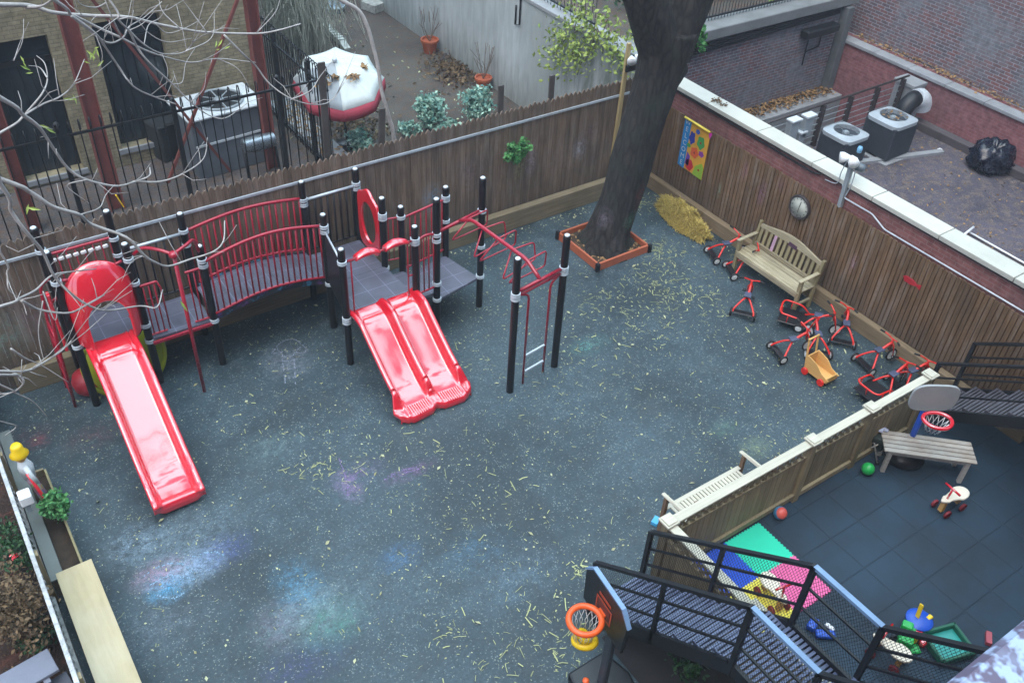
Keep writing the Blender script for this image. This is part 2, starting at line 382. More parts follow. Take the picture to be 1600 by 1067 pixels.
def ground_mat():
    q = N('play_surface'); v = q.wcoord()
    big = q.noise(v, .55, 5, .6); mid = q.noise(v, 5, 5, .7); fine = q.noise(v, 120, 3, .6)
    c = q.mix(q.ramp(big, .40, .60), lin('27353c'), lin('394a53'))
    c = q.scale(c, q.math('ADD', q.ramp(mid, .3, .7, .74, 1.22), q.math('ADD', q.ramp(fine, .3, .7, -.2, .2), q.ramp(q.noise(v, 22, 4, .7), .3, .7, -.28, .28))))
    # worn pale scuffs and crumbs
    vo = q.n('TexVoronoi', feature='F1'); vo.inputs['Scale'].default_value = 24; vo.inputs['Randomness'].default_value = 1; q.l(q.wcoord((1, 1, 0)), vo.inputs['Vector'])
    sp_ = q.math('MULTIPLY', q.ramp(vo.outputs['Distance'], .10, .22, 1, 0), q.ramp(mid, .46, .62, 0, .55))
    c = q.mix(sp_, c, lin('9aa5a4'))
    vo2 = q.n('TexVoronoi', feature='F1'); vo2.inputs['Scale'].default_value = 13; q.l(q.wcoord((1, 2.2, 0)), vo2.inputs['Vector']); c = q.mix(q.ramp(vo2.outputs['Distance'], .09, .22, .42, 0), c, lin('8e9b9b')); vo3 = q.n('TexVoronoi', feature='F1'); vo3.inputs['Scale'].default_value = 19; q.l(q.wcoord((1.9, 1, 0)), vo3.inputs['Vector']); c = q.mix(q.math('MULTIPLY', q.ramp(vo3.outputs['Distance'], .1, .24, 1, 0), q.ramp(mid, .42, .6, .1, .6)), c, lin('a0a893')); c = q.mix(q.ramp(q.noise(v, 34, 2, .5), .56, .66, 0, .45), c, lin('1d2a30'))
    mud = q.math('MULTIPLY', q.ramp(q.noise(v, 1.6, 5, .7), .52, .7, 0, 1), .35); c = q.mix(mud, c, lin('39403f'))
    def P(px, py, rx, ry, colr, st, ns): g_ = G(px, py); return ((g_.x, g_.y, 0), (rx, ry, 1), colr, st, ns)
    ch = [P(262, 918, .30, .26, '35a6dc', .85, 8), P(285, 890, .62, .4, 'a9c3dc', .65, 14), P(250, 895, .42, .25, 'cfa3c4', .6, 13), P(310, 885, .4, .25, '9dbde0', .7, 12), P(215, 850, .5, .4, '9cb6cc', .6, 10),
          P(350, 860, .45, .3, '5560b8', .5, 8), P(465, 915, .35, .5, '5aa3cc', .6, 7), P(515, 975, .5, .4, '63c2a6', .32, 9), P(480, 960, .9, .45, '9ab9c2', .45, 6), P(440, 975, .4, .4, 'a98fae', .25, 9), P(560, 740, .5, .25, 'a56fc0', .2, 12),
          P(640, 738, .5, .16, 'b06fb8', .32, 13), P(545, 760, .2, .35, 'b08cc4', .6, 12), P(450, 565, .45, .5, 'a7aab8', .5, 12), P(470, 1040, .7, .35, '5d5fae', .3, 9), P(740, 860, .6, .4, '5e93b8', .3, 6),
          P(60, 690, .18, .18, 'b0444c', .5, 12), P(45, 680, .4, .25, '7c3c44', .3, 9), P(150, 680, .5, .3, '7e4248', .35, 7), P(1180, 700, .3, .25, '9fb07a', .5, 8), P(1130, 670, .3, .2, '7fb08a', .3, 9),
          P(810, 900, .8, .5, '7290a8', .35, 6), P(625, 870, .35, .25, '4d8fd0', .4, 9), P(920, 540, .5, .25, '6fb3a8', .35, 10), P(300, 840, .8, .5, '8fa7b8', .4, 8), P(230, 990, 1., .5, '8797a8', .35, 8), P(420, 700, .6, .4, '7d9a9a', .35, 9)]
    c = patches(q, c, ch)
    q.l(c, q.b.inputs['Base Color']); q.l(q.ramp(mid, .3, .7, .45, .68), q.b.inputs['Roughness']); q.b.inputs['Specular IOR Level'].default_value = .45
    q.bump(q.math('ADD', fine, mid), .5, .006); return q.m
PLAYG = ground_mat()

def tile_mat():
    q = N('rubber_tiles'); g = q.n('NewGeometry'); sp = q.n('SeparateXYZ'); q.l(g.outputs['Position'], sp.inputs[0])
    def line(s, off):
        a = q.math('MODULO', q.math('ADD', q.math('DIVIDE', q.math('SUBTRACT', s, off), .515), 40.5), 1.)
        return q.ramp(q.math('ABSOLUTE', q.math('SUBTRACT', a, .5)), .006, .022, 1, 0)
    ln = q.math('MAXIMUM', line(sp.outputs[0], 7.63), line(sp.outputs[1], 2.99))
    fine = q.noise(q.wcoord(), 130, 3); big = q.noise(q.wcoord(), 1.1, 5, .65)
    wn = q.n('TexWhiteNoise'); 
    c = q.mix(q.ramp(big, .35, .65), lin('132331'), lin('1b3446'))
    c = q.scale(c, q.ramp(fine, .3, .7, .75, 1.25)); c = q.mix(q.math('MULTIPLY', ln, .6), c, lin('172430'))
    q.l(c, q.b.inputs['Base Color']); q.b.inputs['Roughness'].default_value = .7
    q.bump(q.math('SUBTRACT', fine, q.math('MULTIPLY', ln, 2.)), .5, .006); return q.m
TILES = tile_mat()

def litter(name, a, b, c3, amt=.5):
    q = N(name); v = q.wcoord(); big = q.noise(v, .7, 5); 
    vo = q.n('TexVoronoi', feature='F1'); vo.inputs['Scale'].default_value = 40; q.l(v, vo.inputs['Vector'])
    fine = q.noise(v, 40, 4)
    c = q.mix(q.ramp(big, .38, .62), lin(a), lin(b))
    k = q.math('MULTIPLY', q.ramp(q.noise(v, 6, 4), .45, .62, 0, 1), amt)
    hs = q.n('HueSaturation'); q.setin(hs.inputs['Color'], lin(c3)+(1,)); q.l(q.ramp(vo.outputs['Color'], 0, 1, .5, 1.5), hs.inputs['Value'])
    c = q.mix(k, c, hs.outputs[0]); c = q.scale(c, q.ramp(fine, .3, .7, .65, 1.35)); q.l(c, q.b.inputs['Base Color']); q.b.inputs['Roughness'].default_value = .95
    q.b.inputs['Specular IOR Level'].default_value = .15
    q.bump(fine, .8, .02); return q.m
DIRT = litter('garden_dirt', '4a4846', '5a5853', '6a4a38', .35)
YARD = litter('yard_soil', '2c2624', '3a2f2b', '5a3a30', .6)
ROOF = litter('roof_gravel', '5c5862', '4c4a53', '74685f', .6)
PITM = litter('areaway_paving', '4d4b4c', '5d5a5a', '6a5240', .5)

def bark_mat():
    q = N('tree_bark'); v = q.coord((5, 5, 1.3)); a = q.noise(v, 1.8, 9, .78); b = q.noise(q.coord(), 2.2, 5); vv = q.n('TexVoronoi', feature='DISTANCE_TO_EDGE'); vv.inputs['Scale'].default_value = 2.0; q.l(v, vv.inputs['Vector']); a = q.math('ADD', q.math('MULTIPLY', a, .75), q.ramp(vv.outputs['Distance'], 0, .25, 0, .22))
    c = q.mix(q.ramp(a, .35, .65), lin('171617'), lin('36322f')); c = q.mix(q.ramp(b, .48, .66, 0, .6), c, lin('2d3833')); c = q.mix(q.ramp(q.noise(q.coord(), 7, 5, .7), .6, .72, 0, .35), c, lin('4c4f4a'))
    c = patches(q, c, [((8.85, 9.75, .75), (.28, .5, .3), 'b7a6bb', .9, 9), ((8.8, 9.7, .62), (.2, .5, .2), 'a06a9a', .8, 9), ((9.42, 9.5, .62), (.22, .5, .22), '6fa98f', .9, 9), ((9.3, 9.4, .35), (.5, .4, .25), '7f7a80', .5, 8), ((9.55, 9.7, 1.0), (.15, .5, .35), 'a04a4c', .6, 12)])
    q.l(c, q.b.inputs['Base Color']); q.b.inputs['Roughness'].default_value = .9; q.bump(a, 1.0, .07); return q.m
BARK = bark_mat()
TWIG = mat('pale_twig_bark', 'a19d99', .7, .2, 12, 60)
TWIGD = mat('brown_twig_bark', '6b5f54', .8, .25, 12, 60)

def leafmat(name, a, b, rough=.5, tr=.15):
    q = N(name); c = q.mix(q.rnd(), lin(a), lin(b)); q.l(c, q.b.inputs['Base Color']); q.b.inputs['Roughness'].default_value = rough
    q.b.inputs['Subsurface Weight'].default_value = 0
    q.b.inputs['Specular IOR Level'].default_value = .3
    return q.m
LGREEN = leafmat('bright_leaf', '2c6a3c', '6aa262'); LYEL = leafmat('yellow_green_leaf', '6a8440', 'a5b560'); LBLUE = leafmat('blue_green_leaf', '3f7470', 'a3c4b0')
LDRY = leafmat('dry_leaf', '5f4a38', 'a5855a', .8); LBROWN = leafmat('brown_foliage', '4c4034', '7a664c', .8); LDARK = leafmat('dark_leaf', '1e3a26', '3a5e38'); STRAWM = leafmat('straw', '857338', 'ccb565', .7)
STRAWP = leafmat('pale_straw', '7b8060', 'b3b884', .7); LPALE = leafmat('pale_fallen_leaf', '8b8a66', 'b9bc98', .7)

# ------------------------------------------------------------------ ground sheets
PX0, PX1, PY0, PY1 = 11.7, 17.43, 10.12, 13.5      # the sunken areaway
g = B(); E = 60
for x0, x1, y0, y1 in ((-E, PX0, -E, E), (18.3, E, -E, E), (PX0, 18.3, -E, PY0), (PX0, 18.3, 12.3, E)):
    g.add([(x0, y0, 0), (x1, y0, 0), (x1, y1, 0), (x0, y1, 0)], [(0, 1, 2, 3)])
struct(g.build('ground', DIRT), 'bare earth of the neighbouring gardens')
def sheet(name, x0, x1, y0, y1, z, m, label):
    return struct(B().add([(x0, y0, z), (x1, y0, z), (x1, y1, z), (x0, y1, z)], [(0, 1, 2, 3)]).build(name, m), label)
sheet('playground_surface', -.42, 11.33, -.3, 11.33, .004, PLAYG, 'dark blue grey soft play surface with chalk marks')
sheet('tiled_courtyard', 5.37, 11.3, -.28, 4.2, .008, TILES, 'dark blue square rubber tiles of the small courtyard')
sheet('yard_ground', -9, -.48, -.3, 11.2, .005, YARD, 'dark soil of the neighbouring yard')
sheet('stair_shade_sheet', 4.38, 5.3, .6, 3.95, .009, mat('stair_shade', '1d1a1c', .8, .3, 3), 'very dark sheet standing in for the shade below the metal staircase')  # shade under the stairs painted as a dark sheet on the ground
sheet('areaway_floor', PX0-.1, 18.3, PY0-.3, 14.3, -2, PITM, 'sunken paved floor beyond the railing')
sheet('garden_paving', -9, 6.1, 11.4, 17.1, .005, PITM, 'paved yard behind the iron fence')

# the building this picture is taken from
h = T('house_wall', 'brick house wall with stone window sill at the lower right corner of the view', 'building', (0, -.3, 0))
b = B(); b.b2(-9, 12, -.6, -.3, 0, 8.2); b.b2(-9, -1.2, -.6, -.3, 8.2, 10.6); b.b2(1.9, 12, -.6, -.3, 8.2, 10.6); b.build('wall', BRKRED, h)
q = N('granite'); v = q.wcoord(); vo = q.n('TexVoronoi'); vo.inputs['Scale'].default_value = 60; q.l(v, vo.inputs['Vector']); nn = q.noise(v, 55, 3, .7)
c_ = q.mix(q.ramp(nn, .47, .56), lin('93a3bd'), lin('574f62')); c_ = q.mix(q.ramp(vo.outputs['Distance'], .0, .5, .35, 0), c_, lin('8f9cb4')); q.l(c_, q.b.inputs['Base Color']); q.b.inputs['Roughness'].default_value = .6; q.bump(nn, .4, .003)
b = B(); b.b2(-1.2, 1.9, -.3, .068, 8.48, 8.6); b.build('window_sill', q.m, h, bev=.004)

# ------------------------------------------------------------------ fences round the playground
def picket_row(b, horizontal, fixed, a0, a1, z0, zt, wd, th, point=.05, gap=.006, jit=.02, ang=.006):
    t = a0
    while t < a1-wd*.3:
        wv = wd*random.uniform(.92, 1.06); zz = (zt(t) if callable(zt) else zt)+random.uniform(-jit, jit); off = random.uniform(-ang, ang)
        poly = [(0, z0), (wv-gap, z0), (wv-gap, zz-point), ((wv-gap)/2+.008, zz), ((wv-gap)/2-.008, zz), (0, zz-point)]
        if horizontal: b.prism(poly, (t, fixed+off, 0), (1, 0, 0), (0, 0, 1), -th if th < 0 else th)
        else: b.prism(poly, (fixed+off, t, 0), (0, 1, 0), (0, 0, 1), th)
        t += wv
bf = T('picket_fence', 'tall brown wooden picket fence along the back of the playground', 'fence', (5, 11.35, 0))
b = B(); picket_row(b, True, 11.36, -3.6, 11.3, .02, 2.22, .092, .022); b.build('picket_boards', FBACK, bf)
b = B()
for z in (.45, 1.25, 2.0): b.b2(-3.6, 11.25, 11.37, 11.42, z-.045, z+.045)
b.build('back_rail', KERBW, bf)
b = B(); b.b2(.0, 11.2, 11.16, 11.3, 0, .37); b.build('kerb_board', KERBW, bf, bev=.01)
b = B(); b.bar((-2.6, 11.325, 1.975), (10.62, 11.325, 1.94), .02, .045); b.build('steel_rail', STEEL, bf, bev=.004)
b = B(); p = PY(985, 72, 11.3); b.bar((10.37, 11.3, .37), (10.42, 11.3, 2.88), .07, .05, up=(0, 1, 0)); b.build('tall_post', wood('pale_post', 'a5936a', 2, var=.15), bf)

sf = T('board_fence', 'brown vertical board fence under the stone-capped brick wall', 'fence', (11.3, 6, 0))
b = B(); picket_row(b, False, 11.28, .0, 11.28, .02, 1.68, .074, .022, point=.012, jit=.006, gap=.012); b.build('fence_boards', FSIDE, sf)
b = B(); b.b2(11.15, 11.27, 3.2, 11.15, 0, .265); b.build('kerb_board', KERBY, sf, bev=.01)
b = B(); P_ = [(11.31, 6.62, 1.97), (11.31, 6.45, 1.96)]
b.tube(rbend([(11.33, 7.17, 2.02), (11.33, 7.08, 1.83), (11.33, 6.55, 1.83), (11.33, 6.28, 1.71), (11.33, 0, 1.71)], .04), .013, 6); b.build('conduit_pipe', STEEL, sf)
b = B(); b.tube(rbend([(11.34, 11.3, 1.98), (11.34, 7.75, 1.93), (11.34, 7.6, 1.97)], .04), .015, 6); b.build('cable_run', IRON, sf)

pw = T('parapet_wall', 'low red brick wall capped with pale stone slabs', 'wall', (11.5, 6, 0))
b = B(); b.b2(11.38, 11.66, -.3, 12.19, -2, 2.0); b.build('wall', BRKPAR, pw)
y = 11.9
ys = [12.05, 11.2]+[10.15-i*1.17 for i in range(0, 10)]
for i in range(len(ys)-1):
    B().b2(11.34, 11.69, ys[i+1]+.006, ys[i]-.006, 2.0, 2.075).build('coping_slab', COPE, pw, bev=.006)
b = B(); b.b2(11.33, 11.345, -.2, 11.2, 1.99, 2.0); b.build('flashing', IRON, pw)

# divider fence
dv = T('divider_fence', 'low wooden fence with pale cap rail between the playground and the tiled courtyard', 'fence', (7.7, 4.2, 0))
posts = [5.37, 7.69, 8.77, 9.95]
for x in posts:
    c = B().b2(x-.05, x+.05, 4.15, 4.25, 0, 1.08).build('post', DIVW, dv, bev=.005)
    cb = B(); cb.b2(x-.085, x+.085, 4.115, 4.285, 1.08, 1.105); cb.b2(x-.065, x+.065, 4.135, 4.265, 1.105, 1.12); cp = cb.build('post_cap', PALE, c, bev=.004)
def section(p0, p1, yaxis=False):
    b1, b2_, b3, b4 = B(), B(), B(), B()
    L = p1-p0
    def bx(bb, a0, a1, t0, t1, z0, z1):
        if yaxis: bb.b2(5.37+t0, 5.37+t1, a0, a1, z0, z1)
        else: bb.b2(a0, a1, 4.2+t0, 4.2+t1, z0, z1)
    bx(b1, p0+.052, p1-.052, -.055, .055, 1.04, 1.07); b1.build('cap_rail', PALE, dv, bev=.004)
    for a_ in ((-.02, .02, .79, .83), (-.02, .02, .99, 1.04), (-.045, .02, .08, .16)): b2_ = B(); bx(b2_, p0+.052, p1-.052, *a_); b2_.build('rail', DIVW, dv)
    t = p0+.055
    while t < p1-.06: bx(b3, t, min(t+.088, p1-.055), -.008, .012, .16, .79); t += .093
    b3.build('board_panel', DIVW, dv)
    t = p0+.06
    while t < p1-.2:
        for sx, o in ((1, .004), (-1, -.008)):
            a = (t, .83) if sx > 0 else (t+.16, .83); e = (t+.16, .99) if sx > 0 else (t, .99)
            if yaxis: b4.bar((5.37+o, a[0], a[1]), (5.37+o, e[0], e[1]), .034, .008, up=(1, 0, 0))
            else: b4.bar((a[0], 4.2+o, a[1]), (e[0], 4.2+o, e[1]), .034, .008, up=(0, 1, 0))
        t += .105
    b4.build('lattice', DIVW, dv)
for a, c in zip(posts[:-1], posts[1:]): section(a, c)
for yy in (2.9, 1.6, .3):
    c = B().b2(5.32, 5.42, yy-.05, yy+.05, 0, 1.08).build('post', DIVW, dv, bev=.005)
    B().b2(5.285, 5.455, yy-.085, yy+.085, 1.08, 1.105).build('post_cap', PALE, c, bev=.004)
section(2.9, 4.2, True); section(1.6, 2.9, True); section(.3, 1.6, True)

# left boundary
lf = T('lattice_fence', 'low white-topped lattice fence along the left edge of the playground', 'fence', (-.45, 8, 0))
LW = mat('flaking_white_paint', 'a9adae', .7, .35, 14, 60, rv=.1)
b = B(); b.b2(-.475, -.43, 4.0, 11.2, .86, .9); b.build('top_rail', LW, lf, bev=.005)
b = B(); t = 4.0
while t < 11.1:
    b.bar((-.47, t, .15), (-.47, t+.5, .84), .03, .01, up=(1, 0, 0)); b.bar((-.455, t+.5, .15), (-.455, t, .84), .03, .01, up=(1, 0, 0)); t += .1
b.build('lattice', LW, lf)
b = B(); b.b2(-.49, -.42, 4.0, 11.2, .06, .15); b.build('bottom_rail', LW, lf)
for yy in (4.2, 5.9, 7.55, 9.2, 10.9): B().b2(-.44, -.40, yy-.04, yy+.04, 0, .86).build('post', DIVW, lf)

# ------------------------------------------------------------------ flat roof and walls beyond the parapet
rs = T('flat_roof', 'low flat gravel roof with fallen leaves beyond the brick parapet', 'roof', (14.5, 5, .5))
B().b2(11.66, 17.43, -.3, PY0, .1, .5).build('roof_slab', ROOF, rs)
B().b2(11.66, 17.43, PY0-.25, PY0, -2, .098).build('retaining_wall', BRKOLD, rs)
B().b2(16.9, 17.08, -.3, 9.6, .5, .66).build('curb', mat('dark_curb', '4d484b', .85, .2, 3), rs, bev=.01)
B().bar((14.35, 9.2, .53), (16.5, 8.55, .53), .12, .06).build('roof_strip', CONC, rs)
rw = T('render_wall', 'red rendered wall with leaf-covered coping beside the flat roof', 'wall', (17.7, 6, 0))
B().b2(17.43, 17.95, -.3, 12.6, -2, 1.3).build('wall', REDRENDER, rw)
for i in range(14):
    B().b2(17.38, 17.66, 12.15-i*.9-.89, 12.15-i*.9, 1.3, 1.37).build('coping_slab', CONC, rw, bev=.008)
fw = T('tall_brick_wall', 'tall weathered brick wall rising behind the red rendered wall', 'building', (18.2, 6, 0))
B().b2(18.0, 18.6, -.3, 16, -2, 11).build('wall', BRKOLD, fw)
b = B(); b.b2(17.95, 18.0, -.3, 12.6, 1.0, 1.29); b.build('ledge', CONC, fw)
pil = T('concrete_pilaster', 'grey concrete pilaster where the railing meets the red wall', 'pillar', (17.2, 10.1, 0))
B().b2(16.98, 17.40, 9.85, 10.3, -2, 1.2).build('shaft', CONC, pil, bev=.01)
B().b2(16.95, 17.37, 9.82, 10.33, 1.2, 1.26).build('cap', CONC, pil)
tw = T('retaining_wall', 'old brick retaining wall with concrete coping across the sunken areaway', 'wall', (15, 14, 0))
B().b2(11.3, 17.43, 12.2, 12.5, -2, 2.1).build('brick_face', BRKOLD, tw)
B().b2(11.3, 17.6, 12.08, 12.6, 2.1, 2.32).build('coping', mat('dark_coping', '75797a', .85, .2, 3), tw, bev=.015)
B().b2(11.7, 17.42, 11.72, 12.195, -2, .2).build('ledge', CONC, tw, bev=.01)
b = B(); 
for k in range(5): b.tube(spline([(11.6+k*.02, 12.16, 1.5+k*.05), (12.4, 12.14, 1.83+k*.04), (14.5, 12.13, 1.92+k*.025+random.uniform(-.02, .02)), (17.1, 12.14, 1.96+k*.03)], 8), .018, 5)
b.build('cable_bundle', IRON, tw)
cl = T('concrete_column', 'dark grey concrete column in the far corner of the areaway', 'pillar', (17.2, 12.1, 0))
B().b2(17.2, 17.40, 12.0, 12.19, .21, 2.08).build('shaft', mat('column_grey', '5d6163', .85, .2, 3), cl, bev=.01)
b = B(); b.b2(16.0, 17.0, 11.95, 12.18, 1.62, 1.8); b.build('black_hood', IRON, cl, bev=.03)
b = B(); b.tube([(16.3, 12.15, .95), (16.3, 12.15, 1.6)], .015, 6); b.tube([(16.3, 12.15, 1.25), (16.7, 12.15, 1.3)], .015, 6); b.tube([(16.7, 12.15, 1.3), (16.7, 12.15, 1.6)], .012, 6); b.build('bracket', IRON, cl)
# terrace beyond with iron railing
te = T('terrace', 'raised terrace behind the iron railing at the top', 'terrace', (14, 20, 0))
B().b2(11.35, 18.0, 12.62, 40, -.3, 2.05).build('slab', DIRT, te)
def iron_fence(name, label, p0, p1, z0, z1, n, rails=(.1, .85), hoop=False, r=.008, back=1, postn=0):
    f = T(name, label, 'fence', ((p0[0]+p1[0])/2, (p0[1]+p1[1])/2, z0)); b = B(); p0 = Vector(p0+(0,)); p1 = Vector(p1+(0,)); d = (p1-p0).normalized(); s_ = Vector((-d.y, d.x, 0))*back
    for i in range(n+1):
        q_ = p0+(p1-p0)*i/n; a = q_+Vector((0, 0, z0)); c = q_+Vector((0, 0, z1))
        if hoop:
            hh = [a, c]+[c+s_*(-.05*(1-math.cos(t))+.0)+Vector((0, 0, .09*math.sin(t))) for t in (.5, 1.0, 1.57, 2.1, 2.7, 3.14)]+[c-s_*.10-Vector((0, 0, .05))]
            b.tube(hh, r, 4)
        else: b.tube([a, c], r, 4); 
    b.build('pickets', IRON, f)
    for t in rails:
        z = z0+(z1-z0)*t; b = B(); b.bar(p0+Vector((0, 0, z)), p1+Vector((0, 0, z)), .035, .035); b.build('rail', IRON, f)
    for i in range(postn):
        q_ = p0+(p1-p0)*(i+.5)/postn; b = B(); b.box(q_+Vector((0, 0, (z0+z1)/2)), (.07, .07, z1-z0+.06)); b.sphere(q_+Vector((0, 0, z1+.06)), .045, 8, 6); b.build('post', IRON, f)
    return f
iron_fence('iron_railing', 'black iron railing on top of the far retaining wall', (11.5, 12.45), (17.5, 12.45), 2.32, 3.3, 70, rails=(.08, .92))
iron_fence('iron_railing', 'black iron railing on top of the pale stucco wall behind the vine', (11.15, 13.1), (11.15, 19.5), 2.35, 3.6, 60, rails=(.08, .92))
# areaway railing
rl = T('pipe_railing', 'brown pipe railing with thin horizontal bars along the edge of the flat roof', 'railing', (15, 10.05, .5))
RAILM = mat('brown_rail', '3c3536', .6, .2, 6, 60)
b = B(); b.tube([(11.7, 10.03, 1.36), (17.0, 10.05, 1.4)], .022, 6); b.build('top_rail', RAILM, rl)
for i in range(7):
    x = 12.05+i*.8; b = B(); b.b2(x-.03, x+.03, 10.0, 10.09, .5, 1.36); b.build('post', RAILM, rl)
b = B()
for k in range(6): b.tube([(11.7, 10.06, .58+k*.125), (17.0, 10.06, .6+k*.125)], .008, 5)
b.build('bars', GREYP, rl)
for i, (px, py, zt, wd, lab) in enumerate(((1239, 187, 1.45, .24, 'pale grey electrical box on the pipe railing, nearest the parapet'), (1262, 180, 1.5, .24, 'pale grey electrical box on the pipe railing, the one nearer the fan units'), (1251, 199, 1.2, .16, 'small pale grey electrical box, lowest of the three on the railing'))):
    p = PY(px, py, 9.93); bx = T('electrical_box', lab, 'electrical box', (p.x, 9.93, p.z-.2), 'electrical boxes on the railing'); 
    B().box((p.x, 9.9, p.z-.2), (wd, .13, .42 if i < 2 else .25)).build('box', GREYP, bx, bev=.01)
    B().box((p.x, 9.89, p.z+.018 if i < 2 else p.z-.065), (wd+.03, .17, .03)).build('lid', CAPM, bx)

def ac_unit(label, c, s, hgt_, z0, rz):
    a = T('condenser_unit', label, 'condenser', (c[0], c[1], z0), 'condenser fan units on the flat roof'); x, y = c; hs = s/2
    ACG = bpy.data.materials.get('condenser_grey') or mat('condenser_grey', '3b4149', .55, .15, 4, 60)
    m = Matrix.Rotation(rz, 3, 'Z'); L = lambda p: m@Vector(p)+Vector((x, y, z0))
    b = B(); b.box(L((0, 0, (hgt_-.08)/2+.02)), (s*.94, s*.94, hgt_-.1), m=m); b.build('casing', ACG, a, bev=.015)
    b = B()
    for side in range(4):
        mm = m@Matrix.Rotation(side*math.pi/2, 3, 'Z')
        k = 22
        for i in range(k): b.box(mm@Vector((s*.474, -s*.44+i*s*.88/(k-1), hgt_*.47))+Vector((x, y, z0)), (.008, .008, hgt_*.8), m=mm)
    b.build('louvres', ACG, a)
    # top shroud: square plate with a round hole and a raised rim
    n = 40; outer = []; inner = []; low = []
    for i in range(n):
        t = 2*math.pi*i/n; cx, cy = math.cos(t), math.sin(t); k = 1/(abs(cx)**6+abs(cy)**6)**(1/6)
        outer.append(L((hs*k*cx, hs*k*cy, hgt_-.03))); inner.append(L((s*.36*cx, s*.36*cy, hgt_+.012))); low.append(L((s*.345*cx, s*.345*cy, hgt_-.14)))
    skirt = [p-Vector((0, 0, .07)) for p in outer]
    b = B(); vs = skirt+outer+inner+low; fs = []
    for ring in range(3):
        for i in range(n): fs.append((ring*n+i, ring*n+(i+1) % n, (ring+1)*n+(i+1) % n, (ring+1)*n+i))
    b.add(vs, fs, True); b.build('top_shroud', bpy.data.materials.get('shroud_grey') or mat('shroud_grey', '9da7ad', .5, .12, 5, 60), a, sharp=35)
    b = B(); b.lathe(L((0, 0, hgt_-.15)), [(s*.345, 0), (s*.345, .003)], 28); b.build('dark_well', DARKIN, a)
    b = B()
    for k in range(3):
        t = k*2.1+.4; pts = []
        for j in range(6):
            aa = t+j*.14; pts.append([L((rr*math.cos(aa), rr*math.sin(aa), hgt_-.12+j*.012)) for rr in (s*.08, s*.2, s*.32)])
        b.sweep(pts)
    b.build('fan_blades', GREYP, a, solid=.004)
    b = B(); b.lathe(L((0, 0, hgt_-.1)), [(s*.1, 0), (s*.1, .07), (s*.06, .09)], 16); b.build('fan_hub', GREYP, a)
    b = B()
    for rr in (.12, .16, .2, .24, .28, .32): b.torus(L((0, 0, hgt_+.006)), s*rr, .002, 28, 3)
    for k in range(8): t = k*math.pi/4; b.tube([L((s*.06*math.cos(t), s*.06*math.sin(t), hgt_+.006)), L((s*.36*math.cos(t), s*.36*math.sin(t), hgt_+.01))], .003, 3)
    b.build('guard_grille', ACG, a); return a
def corners(pts, z):
    P = [G(x, y, z) for x, y in pts]; c = sum(P, Vector())/4; s = sum((P[i]-P[(i+1) % 4]).length for i in range(4))/4; return c, s
c, s = corners(((1352, 181), (1391, 164), (1439, 187), (1402, 201)), 1.25)
ac_unit('larger dark grey condenser fan unit on its own pale pad', (c.x, c.y), s, .75, .53, R(0))
B2 = T('concrete_pad', 'pale square concrete pad under the larger fan unit', 'pad', (c.x, c.y, .5)); B().box((c.x, c.y, .515), (s+.1, s+.1, .03)).build('pad', CONC, B2, bev=.006)
for k in range(14):
    pass
c2, s2 = corners(((1287, 195), (1315, 181), (1366, 204), (1329, 219)), 1.18)
ac_unit('smaller nearly black condenser fan unit nearer the parapet', (c2.x, c2.y), s2, .62, .5, R(0))
b = B()
for k in range(26):
    t = random.uniform(0, 6.3); rr = random.uniform(.1, .33)*s; b.leaf((c.x+rr*math.cos(t), c.y+rr*math.sin(t), 1.3+random.uniform(-.01, .01)), .06, (random.gauss(0, .2), random.gauss(0, .2), 1))
tag(b.build('fallen_leaves', LDRY), 'dry leaves lying on the fan grille of the larger condenser', 'leaves', kind='stuff')

# curved vent hood
vt = T('roof_vent', 'dark gooseneck roof vent pipe with pale open hood beside the pilaster', 'vent', (16.4, 9.4, .5))
a0 = Vector((16.35, 9.55, .5))
b = B(); b.tube([a0, a0+Vector((0, 0, .4))]+[a0+Vector((.3*(1-math.cos(t)), 0, .4+.3*math.sin(t))) for t in (.4, .8, 1.2, 1.57)], .17, 16); b.build('pipe', IRON, vt)
b = B(); pts = [a0+Vector((.3+.3*math.sin(t)*1.0, 0, .4+.3*math.cos(t))) for t in (0, .4, .8, 1.2, 1.5)]; b.tube(pts, [.18, .2, .2, .2, .19], 16, caps=True); b.build('hood', CAPM, vt, sharp=50)
# black bag
gb = G(1543, 262, .5)
b = B(); rg_ = random.Random(2); secs = []
for i, (rr, zz) in enumerate(((.02, .51), (.30, .51), (.38, .56), (.40, .64), (.37, .72), (.39, .77), (.35, .84), (.33, .92), (.27, .99), (.2, 1.03), (.12, .96), (.02, .86))):
    row = []
    for j in range(41):
        t = 2*math.pi*(j % 40)/40; k_ = 1+.07*math.sin(5*t+i*.9)+.06*math.sin(11*t-i*1.7)+.04*math.sin(17*t+i*2.3); row.append(Vector((gb.x+rr*k_*math.cos(t)*1.1, gb.y+rr*k_*math.sin(t), zz+.03*math.sin(7*t+i)*(i > 2))))
    secs.append(row)
b.sweep(secs)
bagm = mat('bin_bag', '141826', .25, .3, 6, 30, bump=.6)
o = b.build('garbage_bag', bagm); tag(o, 'crumpled black plastic garbage bag on the gravel roof', 'garbage bag')
